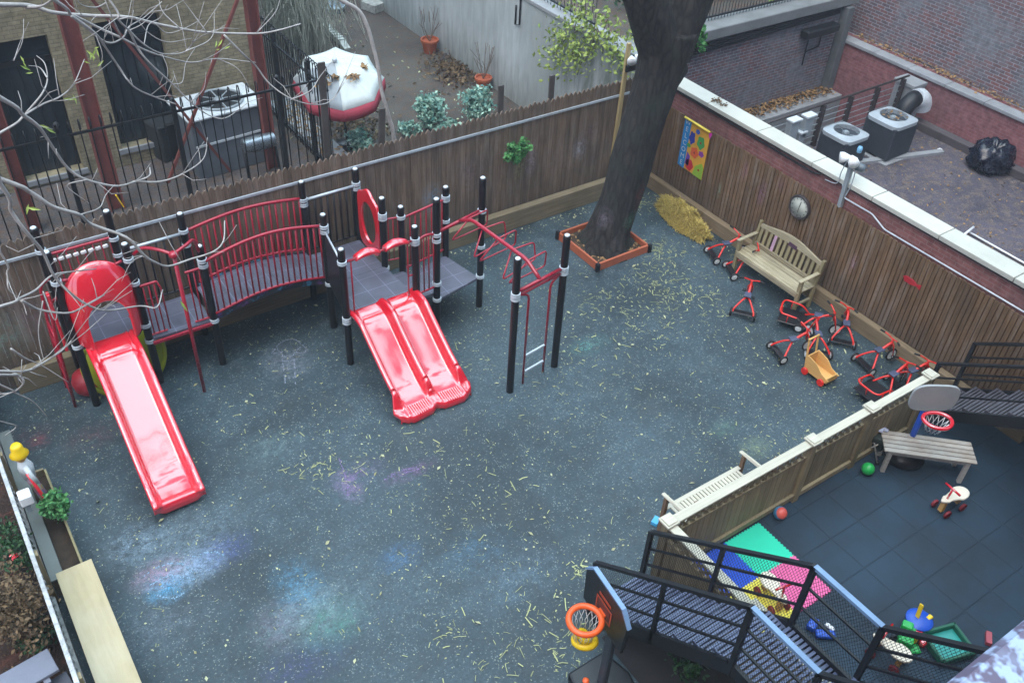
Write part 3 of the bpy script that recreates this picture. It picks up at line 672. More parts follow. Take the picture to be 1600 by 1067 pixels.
# white pipes and lamp on the parapet
b = B(); p0 = G(1513, 362, .54); p1 = G(1625, 425, .54); b.tube([p0, p1], .018, 8); p2 = G(1521, 355, .6); b.tube([p2, G(1500, 372, .6)], .022, 8)
tag(b.build('white_pipe', WHITE), 'thin white plastic pipe lying on the roof behind the coping', 'pipe')
b = B(); p = G(1468, 235, .52); b.sphere((p.x, p.y, .53), .045, 8, 6, (1.3, 1, .6), .2); tag(b.build('crumpled_paper', WHITE), 'small crumpled white paper on the gravel roof', 'litter')
lp = T('security_light', 'double white floodlight on a grey post fixed to the brick parapet', 'light', (11.3, 7.1, 1.7))
b = B(); b.bar((11.32, 7.1, 1.66), (11.32, 7.12, 2.42), .07, .06, up=(0, 1, 0)); b.build('post', GREYP, lp)
b = B(); b.box((11.3, 7.12, 2.46), (.09, .12, .1)); b.build('junction_box', WHITE, lp, bev=.01)
for dx, dy in ((-.13, .12), (-.06, -.1)):
    mm = Vector((dx, dy, -.02)).to_track_quat('Z', 'Y').to_matrix(); c_ = Vector((11.28, 7.14, 2.5))
    hd = B().lathe(c_, [(.025, 0), (.05, .05), (.075, .1), (.08, .16)], 16, m=mm).build('lamp_head', WHITE, lp)
b = B(); b.lathe(Vector((11.36, 7.02, 2.38)), [(.05, -.08), (.065, -.02), (.065, .06), (.04, .1)], 14, m=Vector((.3, -.9, -.1)).to_track_quat('Z', 'Y').to_matrix()); b.build('motion_sensor', mat('sensor_grey', '59646c', .4), lp)
b = B(); b.lathe((11.37, 7.1, 2.58), [(.035, 0), (.04, .05), (.03, .09)], 12); b.build('sensor_eye', mat('sensor_blue', '6fa3c4', .3), lp)
b = B(); b.tube(spline([(11.3, 7.2, 2.42), (11.3, 7.24, 2.2), (11.33, 7.28, 1.98), (11.34, 7.5, 1.93)], 6), .008, 5); b.tube(spline([(11.35, 7.05, 2.4), (11.33, 7.03, 2.1), (11.33, 7.07, 1.85)], 6), .01, 5); b.build('cable', STEEL, lp)
# second floodlight behind the tree
lp = T('security_light', 'double white floodlight on the tall post beside the tree trunk', 'light', (10.45, 11.3, 2.6))
b = B(); b.box((10.5, 11.3, 2.62), (.08, .08, .1)); b.build('bracket', IRON, lp)
for dx in (-.09, .1):
    mm = Vector((dx*2, -.25, -.12)).to_track_quat('Z', 'Y').to_matrix(); B().lathe(Vector((10.5+dx*.4, 11.25, 2.66)), [(.025, 0), (.05, .05), (.075, .09), (.08, .14)], 16, m=mm).build('lamp_head', WHITE, lp)
b = B(); b.box((10.52, 11.28, 2.45), (.28, .1, .12)); b.build('black_box', IRON, lp, bev=.01)

# leaf drifts on ledges and roof
def drift(label, n, fn, m, size):
    b = B()
    for i in range(n): b.leaf(fn(), size, (random.gauss(0, .5), random.gauss(0, .5), 1))
    return tag(b.build('fallen_leaves', m), label, 'leaves', kind='stuff')
drift('orange dry leaves heaped on the ledge below the old brick wall', 1300, lambda: (random.uniform(13, 17.3), 12.18-abs(random.gauss(0, .17)) % .42, .21+random.random()*.07), LDRY, .075)
drift('dry leaves along the coping of the red wall', 1500, lambda: (17.97-abs(random.gauss(0, .15)) % .45, random.uniform(0, 12.1), 1.33+random.random()*.06), LDRY, .06)
drift('brown leaves scattered over the gravel roof', 1100, lambda: (random.uniform(11.9, 17.2), random.uniform(2, 10), .508+random.random()*.01), LDRY, .05)

# ------------------------------------------------------------------ play structure
ps = T('play_structure', 'red and black playground climbing structure with slides, bridge and monkey bars along the back fence', 'play structure', (3.5, 10, 0))
def post(x, y, hh, clamps=()):
    b = B(); b.tube([(x, y, 0), (x, y, hh-.05), (x, y, hh-.05), (x, y, hh-.015), (x, y, hh)], [.052, .052, .053, .05, .028], 16)
    p = b.build('post', BLK, ps, sharp=60)
    B().lathe((x, y, hh-.012), [(.04, 0), (.036, .014), (.02, .024), (.004, .027)], 12).build('post_cap', CAPM, p)
    for z in clamps:
        c = B(); c.lathe((x, y, z-.028), [(.054, 0), (.066, .004), (.066, .02), (.057, .024), (.057, .034), (.066, .038), (.066, .054), (.054, .058)], 16); c.build('clamp', STEEL, p, sharp=40)
D1 = 1.02; D2 = .82; DA = .83; DC = .57
post(.81, 10.45, 2.5, (1.04, 2.05)); post(1.68, 10.45, 2.32, (.76, 1.03, 1.72, 2.08)); post(.81, 11.14, 2.45, (2.1,)); post(1.68, 11.14, 2.42, (2.0, 1.75))
post(2.55, 10.38, 2.03, (.8, 1.8, 1.72)); post(2.57, 11.14, 2.1, (1.82, 1.6)); post(4.32, 11.14, 2.08, (1.78, 1.7)); post(4.26, 10.32, 2.0, (.82, 1.8, 1.72)); post(5.17, 11.14, 2.05, (1.8, 1.72)); post(5.16, 10.3, 2.0, (1.72, 1.66, .78))
post(4.1, 9.44, 2.0, (.83, .78, 1.78)); post(5.2, 9.43, 2.0, (.83, 1.78, 1.73))
kx, ky = 5.43, 10.25
post(kx, ky, 1.8, (1.62,)); post(6.28, 10.4, 1.8, (1.2, 1.58, 1.62)); post(5.57, 9.47, 2.3, (.58, .87, 1.72, 1.62)); post(6.43, 9.63, 2.3, (.58, 1.13, 1.75))
post(5.74, 7.75, 2.29, (1.72, 1.66)); post(6.6, 7.86, 2.29, (1.76, 1.69))
def deckpoly(pts, z, name='deck'):
    area = sum(pts[i][0]*pts[(i+1) % len(pts)][1]-pts[(i+1) % len(pts)][0]*pts[i][1] for i in range(len(pts)))
    if area < 0: pts = pts[::-1]
    b = B(); b.prism(pts, (0, 0, z-.05), (1, 0, 0), (0, 1, 0), .05)
    return b.build(name, DECKG, ps, bev=.006)
def deckgrid():
    q = N('deck_grid_vinyl'); v = q.wcoord(); t = q.n('TexBrick'); t.offset = 0; q.l(v, t.inputs['Vector']); t.inputs['Scale'].default_value = 1
    t.inputs['Brick Width'].default_value = .29; t.inputs['Row Height'].default_value = .29; t.inputs['Mortar Size'].default_value = .006; t.inputs['Color1'].default_value = (1, 1, 1, 1); t.inputs['Color2'].default_value = (.9, .9, .9, 1); t.inputs['Mortar'].default_value = (1.7, 1.7, 1.75, 1)
    ck = q.n('TexVoronoi', feature='F1'); ck.inputs['Scale'].default_value = 55; ck.inputs['Randomness'].default_value = 0; q.l(v, ck.inputs['Vector'])
    big = q.noise(v, 2.5, 5)
    c = q.scale(lin('565866'), q.ramp(big, .3, .7, .8, 1.25)); c = q.mix(1., c, t.outputs['Color'], 'MULTIPLY'); c = q.mix(q.ramp(ck.outputs['Distance'], .2, .3, .45, 0), c, lin('2e2e38'))
    q.l(c, q.b.inputs['Base Color']); q.b.inputs['Roughness'].default_value = .38; q.bump(ck.outputs['Distance'], .4, .003); return q.m
DECKG = deckgrid()
deckpoly([(.84, 10.42), (1.66, 10.42), (1.66, 11.12), (.84, 11.12)], D1)
deckpoly([(1.72, 10.40), (2.52, 10.36), (2.52, 11.1), (1.72, 11.1)], D2)
deckpoly([(4.27, 10.28), (5.14, 10.28), (5.14, 11.1), (4.27, 11.1)], DA)
deckpoly([(4.12, 9.46), (5.18, 9.46), (5.14, 10.275), (4.27, 10.275)], DA)
deckpoly([(5.6, 9.46), (6.4, 9.62), (6.26, 10.38), (5.45, 10.25)], DC)
deckpoly([(5.21, 9.5), (5.56, 9.5), (5.42, 10.22), (5.18, 10.22)], .68, 'step_deck')
def rail(pts, r=.018, m=REDM, name='rail', par=None, n=8): return B().tube(pts, r, n).build(name, m, par or ps)
def barrier(p0, p1, ztop, zbot, n, m=REDM, arch=0, barr=.01, name='barrier', capr=.02, barch=0):
    """rail panel: top tube, bottom tube and upright bars"""
    p0 = Vector(p0+(0,)); p1 = Vector(p1+(0,)); f = lambda t: p0+(p1-p0)*t
    o = B(); K = 16
    o.tube([f(i/K)+Vector((0, 0, ztop+arch*math.sin(math.pi*i/K))) for i in range(K+1)], capr, 8)
    o = o.build(name, m, ps)
    b = B(); b.tube([f(i/K)+Vector((0, 0, zbot+barch*math.sin(math.pi*i/K))) for i in range(K+1)], capr*.85, 8); b.build('bottom_rail', m, o)
    b = B()
    for i in range(n):
        t = (i+.5)/n; b.tube([f(t)+Vector((0, 0, zbot+barch*math.sin(math.pi*t))), f(t)+Vector((0, 0, ztop+arch*math.sin(math.pi*t)))], barr, 6)
    b.build('bars', m, o); return o
# back barriers: red with white beads, then black
br = barrier((.81, 11.14), (1.68, 11.14), 2.02, 1.1, 8)
b = B()
for i in range(8): 
    t = .12+i*.105; x = .81+.87*t; b.box((x, 11.12, 1.93), (.07, .03, .05), m=Matrix.Rotation(R(-6), 3, 'Y'))
b.build('white_beads', WHITE, br, bev=.01)
barrier((1.7, 11.14), (2.55, 11.14), 1.78, .9, 8, m=BLK, barr=.014); rail([(1.72, 11.13, 1.79), (2.53, 11.13, 1.79)], .022, STEEL, 'grey_top_rail')
barrier((4.34, 11.14), (5.15, 11.14), 1.75, .9, 8, m=BLK, barr=.016); rail([(4.36, 11.13, 1.77), (5.13, 11.13, 1.77)], .022, STEEL, 'grey_top_rail')
# short front barriers on either side of the fire pole
barrier((1.72, 10.42), (1.93, 10.42), 1.66, .86, 3, barr=.011); rail([(1.93, 10.42, 1.67), (1.97, 10.42, 1.55), (1.97, 10.42, .87)], .012)
barrier((2.3, 10.39), (2.52, 10.39), 1.68, .86, 3, barr=.011)
B().b2(1.7, 2.54, 10.34, 10.37, .74, .79).build('deck_edge', REDM, ps, bev=.005)
# fire pole with curved hub
fp = B().tube([(2.12, 9.95, 0), (2.12, 9.95, 2.3)], .025, 10).build('fire_pole', REDM, ps)
B().tube(spline([(2.12, 9.95, 2.3), (1.98, 10.1, 2.33), (1.85, 10.3, 2.28), (1.75, 10.42, 2.15)], 6), .022, 8).build('pole_arm', REDM, fp)
B().tube(spline([(2.12, 9.95, 2.3), (2.3, 10.02, 2.33), (2.45, 10.2, 2.25), (2.53, 10.36, 1.95)], 6), .022, 8).build('pole_arm', REDM, fp)
B().lathe((2.12, 9.95, 2.26), [(.04, 0), (.06, .02), (.06, .06), (.03, .08)], 14).build('pole_hub', REDM, fp)
# arched bridge
K = 24; b = B(); y0_, y1_ = 10.36, 11.12
f_ = lambda t: (2.58+1.68*t, .87+.12*math.sin(math.pi*t))
for i in range(K):
    x0, z0 = f_(i/K); x1, z1 = f_((i+1)/K); b.bar(((x0), (y0_+y1_)/2, z0), ((x1-.004), (y0_+y1_)/2, z1), y1_-y0_-.04, .03)
bf_ = b.build('bridge_floor', DECKG, ps)
def mural():
    if 'painted_bridge_edge' in bpy.data.materials: return bpy.data.materials['painted_bridge_edge']
    q = N('painted_bridge_edge'); a = q.noise(q.wcoord(), 7, 4, .7); c = q.mix(q.ramp(a, .5, .6), lin('26262e'), lin('3f7f9f')); c = q.mix(q.ramp(q.noise(q.wcoord((1, 1, 1)), 5, 3), .55, .65), c, lin('7a4a90')); q.l(c, q.b.inputs['Base Color']); q.b.inputs['Roughness'].default_value = .5; return q.m
for yy in (y0_, y1_):
    b = B()
    for i in range(K): x0, z0 = f_(i/K); x1, z1 = f_((i+1)/K); b.bar((x0, yy, z0-.02), (x1, yy, z1-.02), .02, .09)
    b.build('painted_edge', mural(), ps)
barrier((2.58, 10.34), (4.24, 10.34), 1.80, .93, 19, arch=.14, barch=.12, barr=.0135, capr=.024)
barrier((2.58, 11.14), (4.30, 11.14), 1.80, .93, 19, arch=.10, barch=.12, barr=.0135, capr=.024)
# dark side panel with pale top rail
b = B(); b.bar((4.25, 10.26, 1.28), (4.12, 9.5, 1.28), .04, .84); b.build('solid_barrier', mat('black_panel', '1b1b22', .45, .15, 5, 60), ps, bev=.008); rail([(4.25, 10.26, 1.73), (4.12, 9.5, 1.73)], .014, STEEL, 'grey_top_rail')
# bubble panel: red sheet with an oval hole between the two back posts of the tower
def ring_panel(o, ax, ay, outer, inner, th, name, m, n=48, bulge=0):
    ax = Vector(ax); ay = Vector(ay); nn = ax.cross(ay).normalized(); b = B(); P = []
    for k_, off in ((0, 0), (1, 0), (1, th), (0, th)):
        for i in range(n):
            u, v = (inner if k_ == 0 else outer)(i/n); P.append(Vector(o)+ax*u+ay*v+nn*(off+(bulge if k_ == 0 else 0)))
    fs = []
    for r_ in range(4):
        for i in range(n): fs.append((r_*n+i, r_*n+(i+1) % n, ((r_+1) % 4)*n+(i+1) % n, ((r_+1) % 4)*n+i))
    b.add(P, fs, True); return b.build(name, m, ps, sharp=35, bev=.012, seg=2)
def wavy_outer(t):
    a = 2*math.pi*t; cx, cy = math.cos(a), math.sin(a); k = 1/(abs(cx/.33)**5+abs(cy/.5)**5)**.2
    u, v = cx*k, cy*k
    if v > .2: v += .05*math.cos(u*14)
    return (u+.38, v+.52)
ring_panel((5.16, 11.08, .86), (0, -1, 0), (0, 0, 1), wavy_outer, lambda t: (.38+.22*math.cos(2*math.pi*t), .5+.34*math.sin(2*math.pi*t)), .045, 'oval_window_panel', RED)
# rail panels right of the tower
barrier((5.2, 10.3), (5.42, 10.25), 1.62, .9, 3, barr=.009, capr=.015); barrier((5.44, 10.26), (6.26, 10.4), 1.58, .68, 8, barr=.010)
o = barrier((5.22, 9.44), (5.56, 9.47), 1.72, .82, 4, barr=.011, arch=.05)
# hood bar over the double slide
hb = rail([(4.12, 9.43, 1.78), (5.18, 9.42, 1.78)], .018, REDM, 'slide_hood_bar')
for x0, x1 in ((4.28, 4.64), (4.72, 5.08)):
    b = B(); nn = 10; sec = []
    for i in range(nn+1):
        t = i/nn; x = x0+(x1-x0)*t; zc = 1.79+.05*math.sin(math.pi*t); ry = .05+.012*math.sin(math.pi*t)
        sec.append([Vector((x, 9.425+ry*1.25*math.cos(a), zc+ry*.7*math.sin(a))) for a in [2*math.pi*j/12 for j in range(13)]])
    b.sweep(sec); b.build('hood_pad', RED, hb, solid=.01)
for x in (4.22, 5.08): rail([(x, 9.43, 1.78), (x, 9.43, .86)], .012)
for z in (1.2,): rail([(5.08, 9.43, z), (5.18, 9.43, z)], .012)

# single slide with hood
def single_slide():
    s = B(); x0, x1 = .93, 1.46; xc = (x0+x1)/2; hw = (x1-x0)/2
    path = [(10.42, 1.03), (10.2, 1.03), (10.05, 1.0), (9.9, .93), (9.4, .66), (8.9, .40), (8.6, .25), (8.4, .19), (8.2, .18), (8.12, .18), (8.09, .13), (8.09, .05)]
    P = spline([(0, a, c) for a, c in path], 5); sec = []
    for i, p in enumerate(P):
        t = max(0, min(1, (10.15-p.y)/.5)); e = max(0, min(1, (8.35-p.y)/.2)); hh = (.02+.14*t)*(1-.55*e)
        prof = [(-hw-.045, hh-.05), (-hw-.045, hh-.01), (-hw-.03, hh), (-hw-.005, hh), (-hw+.02, hh-.02), (-hw+.033, hh*.45), (-hw+.05, .02), (-hw+.065, .004), (-hw+.09, 0), (0, 0), (hw-.09, 0), (hw-.065, .004), (hw-.05, .02), (hw-.033, hh*.45), (hw-.02, hh-.02), (hw+.005, hh), (hw+.03, hh), (hw+.045, hh-.01), (hw+.045, hh-.05)]
        d = (P[min(i+1, len(P)-1)]-P[max(i-1, 0)]).normalized(); nn = Vector((0, -d.z, d.y)); nn = -nn if nn.z < 0 else nn
        if i > len(P)-9: nn = Vector((0, -.25, .97))
        sl_ = -.06*(p.y < 8.6)*0
        sec.append([Vector((xc+a+(10.2-p.y)*-.017, p.y, p.z))+nn*c for a, c in prof])
    s.sweep(sec); o = s.build('single_slide', RED, ps, solid=.012, off=0)
    b = B(); b.tube([(xc-.03, 8.55, 0), (xc-.03, 8.55, .2)], .03, 8); b.build('slide_leg', REDM, o)
    # hood: cowl with arched opening
    n = 20; secs = []; zb = 1.03
    def arch(hw_, hstr, top, cx=1.24):
        pts = [(cx-hw_, zb), (cx-hw_, zb+hstr*.5)]
        for i in range(n+1):
            a = math.pi*(1-i/n); pts.append((cx+hw_*math.cos(a), zb+hstr+(top-hstr)*math.sin(a)))
        return pts+[(cx+hw_, zb+hstr*.5), (cx+hw_, zb)]
    rings = [(arch(.25, .36, .68), 10.27), (arch(.255, .37, .70), 10.245), (arch(.30, .45, .80), 10.25), (arch(.36, .62, 1.02), 10.33), (arch(.40, .7, 1.14), 10.42), (arch(.405, .71, 1.155), 10.45), (arch(.40, .705, 1.15), 10.48)]
    secs = [[Vector((x, yy, z)) for x, z in a] for a, yy in rings]
    b = B(); b.sweep(secs); b.build('slide_hood', RED, ps, solid=.015, off=0, sub=1)
    for x_, z_ in ((.86, 2.05), (.86, 1.25), (1.6, 2.08), (1.6, 1.25)): rail([(x_, 10.46, z_), (x_+(.1 if x_ < 1 else -.1), 10.45, z_-.02)], .02, REDM, 'hood_arm')
single_slide()
# double slide
def double_slide():
    xc = 4.68; hw = .5; path = [(9.52, .85), (9.42, .85), (9.3, .82), (9.15, .74), (8.85, .53), (8.5, .30), (8.3, .2), (8.12, .15), (7.98, .13), (7.9, .12), (7.87, .08), (7.87, .02)]
    P = spline([(0, a, c) for a, c in path], 6); sec = []
    for i, p in enumerate(P):
        t = max(0, min(1, (9.5-p.y)/.35)); e = max(0, min(1, (8.2-p.y)/.15)); hh = (.06+.12*t)*(1-e)+.015*e
        wv = .10*math.exp(-((p.y-9.2)/.25)**2)*0
        pr = []
        def seg(a, c): pr.append((a, c))
        h_ = hh; o_ = hw+.07*max(0, 1-abs(p.y-8.02)/.2)
        for a, c in ((-o_-.03, h_-.07), (-o_-.035, h_-.02), (-o_-.02, h_), (-o_+.01, h_), (-hw+.03, h_-.02), (-hw+.045, h_*.4), (-hw+.06, .02), (-hw+.08, .003), (-hw+.11, 0), (-.10, 0), (-.08, .003), (-.065, .02), (-.05, h_*.4), (-.035, h_*.85), (-.012, h_), (.012, h_), (.035, h_*.85), (.05, h_*.4), (.065, .02), (.08, .003), (.10, 0), (hw-.11, 0), (hw-.08, .003), (hw-.06, .02), (hw-.045, h_*.4), (hw-.03, h_-.02), (o_-.01, h_), (o_+.02, h_), (o_+.035, h_-.02), (o_+.03, h_-.07)): seg(a, c)
        nn = Vector((0, -.2, .98)) if p.y > 8.3 else Vector((0, 0, 1))
        q_ = []
        for a, c in pr:
            yy = p.y
            if p.y < 8.3: # scalloped lip: each lane rounds forward, notch in the middle
                u = (abs(a)-.27)/.27; yy += (8.3-p.y)/.43*(.10*min(1, u*u))
            q_.append(Vector((xc+a+(9.4-p.y)*-.003, yy, p.z))+nn*c)
        sec.append(q_)
    b = B(); b.sweep(sec); o = b.build('double_slide', RED, ps, solid=.014, off=0)
    for lane in (-.26, .26):
        b = B()
        for k in range(11):
            x = xc+lane-.17+k*.034; u = (abs(x-xc)-.27)/.27; dy = .10*min(1, u*u); b.tube([(x, 8.09+dy*.5, .152), (x, 7.96+dy*.9, .14), (x, 7.905+dy, .12)], .007, 5)
        b.build('grip_ribs', RED, o)
    b = B(); b.sphere((xc, 8.16, .2), .045, 12, 8, (1, 1, 1)); b.build('divider_knob', RED, o)
    b = B(); b.tube([(xc, 8.5, 0), (xc, 8.5, .28)], .035, 8); b.build('slide_leg', REDM, o)
double_slide()
# monkey bars
mb = rail([(5.6, 9.47, 1.75), (6.4, 9.63, 1.76)], .026, REDM, 'end_bar')
rail([(5.77, 7.76, 1.74), (6.57, 7.86, 1.76)], .026, REDM, 'end_bar'); rail([(5.77, 7.76, 1.67), (6.57, 7.86, 1.69)], .02, REDM, 'end_bar')
A_ = Vector((6.0, 9.55, 1.76)); Z_ = Vector((6.17, 7.81, 1.76)); K = 20
bm_ = B().tube([A_+(Z_-A_)*(i/K)+Vector((0, 0, .16*min(1, 6*i/K, 6*(K-i)/K))) for i in range(K+1)], .028, 10).build('overhead_beam', REDM, ps)
dirv = (Z_-A_).normalized(); sv = Vector((dirv.y, -dirv.x, 0)); 
for i in range(5):
    c = A_+(Z_-A_)*((i+.6)/5.5)+Vector((0, 0, .13)); s_ = 1 if i % 2 else -1
    til = dirv*(.1)*s_
    pts = [c, c-sv*.38+til*.3+Vector((0, 0, .0)), c-sv*.40+til*.6+Vector((0, 0, -.28)), c+sv*.22+til+Vector((0, 0, -.34)), c+Vector((0, 0, -.02))]
    B().tube(rbend(pts, .06), .0115, 8).build('hand_loop', REDM, ps)
ld = B().tube(rbend([(5.99, 7.79, 0), (5.99, 7.79, 1.6), (5.80, 7.76, 1.68)], .1), .017, 8).build('ladder_rail', REDM, ps)
B().tube(rbend([(6.38, 7.84, 0), (6.38, 7.84, 1.6), (6.55, 7.86, 1.69)], .1), .017, 8).build('ladder_rail', REDM, ps)
for z in (.22, .52): B().bar((6.0, 7.79, z), (6.37, 7.84, z), .03, .03).build('ladder_rung', STEEL, ps, bev=.004)
# side access on the far left: red rungs and an inclined red plate
for yy in (10.55, 11.0): B().tube(rbend([(.56, yy, 0), (.6, yy, 1.0), (.66, yy, 1.7), (.80, yy, 1.78)], .12), .022, 8).build('climber_rail', REDM, ps)
for k in range(5): t = k/4; B().tube([(.567+.04*t, 10.55, .2+.95*t), (.567+.04*t, 11.0, .2+.95*t)], .016, 8).build('climber_rung', REDM, ps)
B().bar((.68, 10.5, 1.0), (.68, 10.5, 1.9), .04, .1, up=(0, 1, 0)).build('red_plate', RED, ps, bev=.01)
b = B(); b.bar((.86, 10.46, 1.1), (.86, 10.46, 1.75), .03, .09, up=(0, 1, 0)); b.build('grey_plate', GREYP, ps)
# things stored beneath the slide tower
p = G(135, 600); 
o = B(); TB = G(138, 596, .17); o.lathe((TB.x, TB.y, 0), [(.12, 0), (.19, .08), (.21, .2), (.18, .3), (.08, .35), (.02, .36)], 24); tag(o.build('plastic_dome', mat('worn_red_plastic', '9c2430', .5, .15, 4), sharp=50), 'dull red round plastic dome under the left of the single slide tower', 'toy')
o = T('play_tunnel', 'lime green round play shell standing under the single slide tower', 'toy', (1.4, 10.75, 0))
b = B(); LS = PY(202, 575, 10.7); b.lathe((LS.x-.03, 10.7, .42), [(.53, -.1), (.56, -.02), (.5, .06), (.3, .12), (.02, .14)], 28, m=Vector((.05, -1, .25)).to_track_quat('Z', 'Y').to_matrix()); b.build('shell', YELG, o, sharp=50)
b = B(); b.torus((LS.x-.03, 10.67, .42), .54, .035, 28, 8, Vector((.05, -1, .25))); b.build('rim', YELG, o)

# ------------------------------------------------------------------ tricycles
def wheel(c, r_, wd, axis, par):
    m = Vector(axis).to_track_quat('Z', 'Y').to_matrix()
    t = B(); t.torus(c, r_-wd*.45, wd*.5, 22, 8, axis); t = t.build('wheel', RUBB, par)
    b = B(); b.lathe(c, [(r_-wd*.8, -wd*.3), (r_-wd*.8, wd*.3)], 20, m=m); b.lathe(c, [(.02, -wd*.5), (.022, 0), (.02, wd*.5)], 10, m=m); b.build('rim', RIM, t, sharp=40)
    return t
def make_trike(taxi=False, steer=0, seat=True):
    t = T('tricycle', '', 'tricycle', (0, 0, 0), 'red children\'s tricycles parked along the side fence')
    hx = .16; rx = -.30
    fr = B(); fr.tube(spline([(hx, 0, .37), (.06, 0, .33), (-.04, 0, .27), (-.1, 0, .25)], 5), .021, 8)
    for s_ in (-1, 1): fr.tube(spline([(-.08, .01*s_, .255), (-.16, .07*s_, .22), (-.26, .15*s_, .12), (rx, .165*s_, .075)], 5), .015, 8)
    fr.build('frame', REDT, t)
    if not taxi:
        b = B(); b.box((rx+.02, 0, .085), (.1, .3, .012)); b.build('step_board', BLK, t, bev=.004)
    b = B(); b.box((-.07, 0, .292), (.13, .11, .028)); b.box((.0, 0, .29), (.06, .07, .022)); b.build('saddle', SADD, t, bev=.012, seg=2)
    mz = Matrix.Rotation(steer, 3, 'Z'); S_ = lambda p: mz@(Vector(p)-Vector((hx+.03, 0, 0)))+Vector((hx+.03, 0, 0))
    f = B()
    for s_ in (-1, 1): f.tube([S_((hx, .0, .36)), S_((hx+.015, .035*s_, .3)), S_((hx+.07, .038*s_, .105))], .011, 6)
    f.tube([S_((hx, 0, .28)), S_((hx-.025, 0, .44))], .018, 8); f.build('fork', REDT, t)
    hb_ = B().tube(spline([S_((hx-.09, .17, .49)), S_((hx-.06, .1, .475)), S_((hx-.025, 0, .435)), S_((hx-.06, -.1, .475)), S_((hx-.09, -.17, .49))], 5), .011, 7).build('handlebar', REDT, t)
    for s_ in (-1, 1): B().tube([S_((hx-.075, .13*s_, .483)), S_((hx-.11, .2*s_, .495))], .015, 8).build('grip', RUBB, hb_)
    ax = mz@Vector((0, 1, 0))
    wheel(S_((hx+.075, 0, .105)), .105, .028, ax, t)
    for s_ in (-1, 1): wheel((rx, .19*s_, .075), .075, .032, (0, 1, 0), t)
    for s_ in (-1, 1):
        b = B(); b.box(S_((hx+.075+.04*s_, .085*s_, .105+.03*s_)), (.06, .055, .018)); b.tube([S_((hx+.075, 0, .105)), S_((hx+.075+.04*s_, .06*s_, .105+.03*s_))], .006, 5); b.build('pedal', RUBB, t)
    if taxi:
        b = B(); b.box((rx-.13, 0, .115), (.42, .40, .018)); b.build('platform', BLK, t, bev=.006)
        b = B(); b.tube(rbend([(rx+.1, .19, .12), (rx-.04, .19, .25), (rx-.30, .19, .27), (rx-.34, .12, .27), (rx-.34, -.12, .27), (rx-.30, -.19, .27), (rx-.04, -.19, .25), (rx+.1, -.19, .12)], .06), .014, 8)
        b.tube([(rx-.33, .0, .27), (rx-.3, 0, .12)], .011, 6); b.tube([(rx-.2, .19, .265), (rx-.2, .19, .12)], .009, 6); b.tube([(rx-.2, -.19, .265), (rx-.2, -.19, .12)], .009, 6); b.build('guard_rail', REDT, t)
    return t
proto = {False: make_trike(False, R(0)), True: make_trike(True, R(20)), 's': make_trike(False, R(25)), 'm': make_trike(False, R(-30))}
index_children()
TR = [ # rear-axle midpoint px, front px (ground), kind, label
 ((1112, 401), (1149, 394), False, 'red tricycle nearest the straw pile with pale grey wheels facing the bench'),
 ((1140, 425), (1186, 419), 'm', 'red tricycle pushed half under the front of the wooden garden bench'),
 ((1160, 493), (1174, 446), False, 'red tricycle standing alone in front of the wooden bench, facing the bench'),
 ((1250, 505), (1283, 512), True, 'red taxi tricycle with black passenger platform beside the end of the wooden bench'),
 ((1213, 553), (1252, 543), False, 'red tricycle farthest out from the fence, left of the wooden wagon'),
 ((1278, 556), (1268, 524), 's', 'red tricycle standing directly behind the handle of the wooden wagon'),
 ((1315, 538), (1318, 508), 'm', 'red tricycle with its front wheel against the kerb board beyond the wooden wagon'),
 ((1348, 572), (1388, 557), False, 'red tricycle parked along the kerb, second from the end of the divider fence'),
 ((1398, 603), (1440, 590), 's', 'red tricycle squeezed between the kerb and the last post of the divider fence'),
 ((1372, 612), (1400, 596), True, 'red taxi tricycle with black platform touching the divider fence')]
seen = set()
for (a, c, k, lab) in TR:
    pa = G(a[0], a[1], .05); pc = G(c[0], c[1], .08); d = pc-pa; ang = math.atan2(d.y, d.x)
    if k not in seen: o = proto[k]; seen.add(k)
    else: o = dup(proto[k])
    cx, cy = pa.x+.30*math.cos(ang), pa.y+.30*math.sin(ang)
    o.location = (cx, cy, .006); o.rotation_euler = (0, 0, ang); o['label'] = lab
    if k is True: o['category'] = 'tricycle'

# wooden push wagon
wg = T('push_wagon', 'light wooden push wagon with tall handle and red wheels among the tricycles', 'wagon', (0, 0, 0))
for s_ in (-1, 1):
    poly = [(-.17, .05), (.17, .05), (.22, .13), (.17, .135), (.09, .16), (0, .24), (-.10, .27), (-.17, .28)]
    B().prism(poly, (0, .1*s_+.006, 0), (1, 0, 0), (0, 0, 1), .012).build('side_board', BIRCH, wg, bev=.003)
    b = B(); b.bar((-.16, .085*s_, .06), (-.23, .085*s_, .50), .022, .022); b.build('handle_post', BIRCH, wg, bev=.004)
b = B(); b.box((0.01, 0, .07), (.34, .188, .012)); b.build('floor_board', BIRCH, wg); b = B(); b.box((-.165, 0, .17), (.012, .188, .2)); b.box((.185, 0, .1), (.012, .188, .08)); b.build('end_board', BIRCH, wg)
b = B(); b.tube([(-.225, -.1, .49), (-.225, .1, .49)], .012, 10); b.build('handle_bar', BIRCH, wg)
for x in (-.13, .13):
    for s_ in (-1, 1):
        b = B(); b.lathe((x, .125*s_, .05), [(.048, -.012), (.05, -.008), (.05, .008), (.048, .012)], 18, m=Vector((0, 1, 0)).to_track_quat('Z', 'Y').to_matrix()); q_ = b.build('wheel', REDT, wg, sharp=40)
pa = G(1264, 585, .05); pc = G(1293, 592, .05); d = G(1300, 590, .1)-G(1262, 562, .1)
wg.location = (G(1280, 582, .08).x, G(1280, 582, .08).y, 0.006); wg.rotation_euler = (0, 0, math.atan2(d.y, d.x)); wg.scale = (1.15,)*3

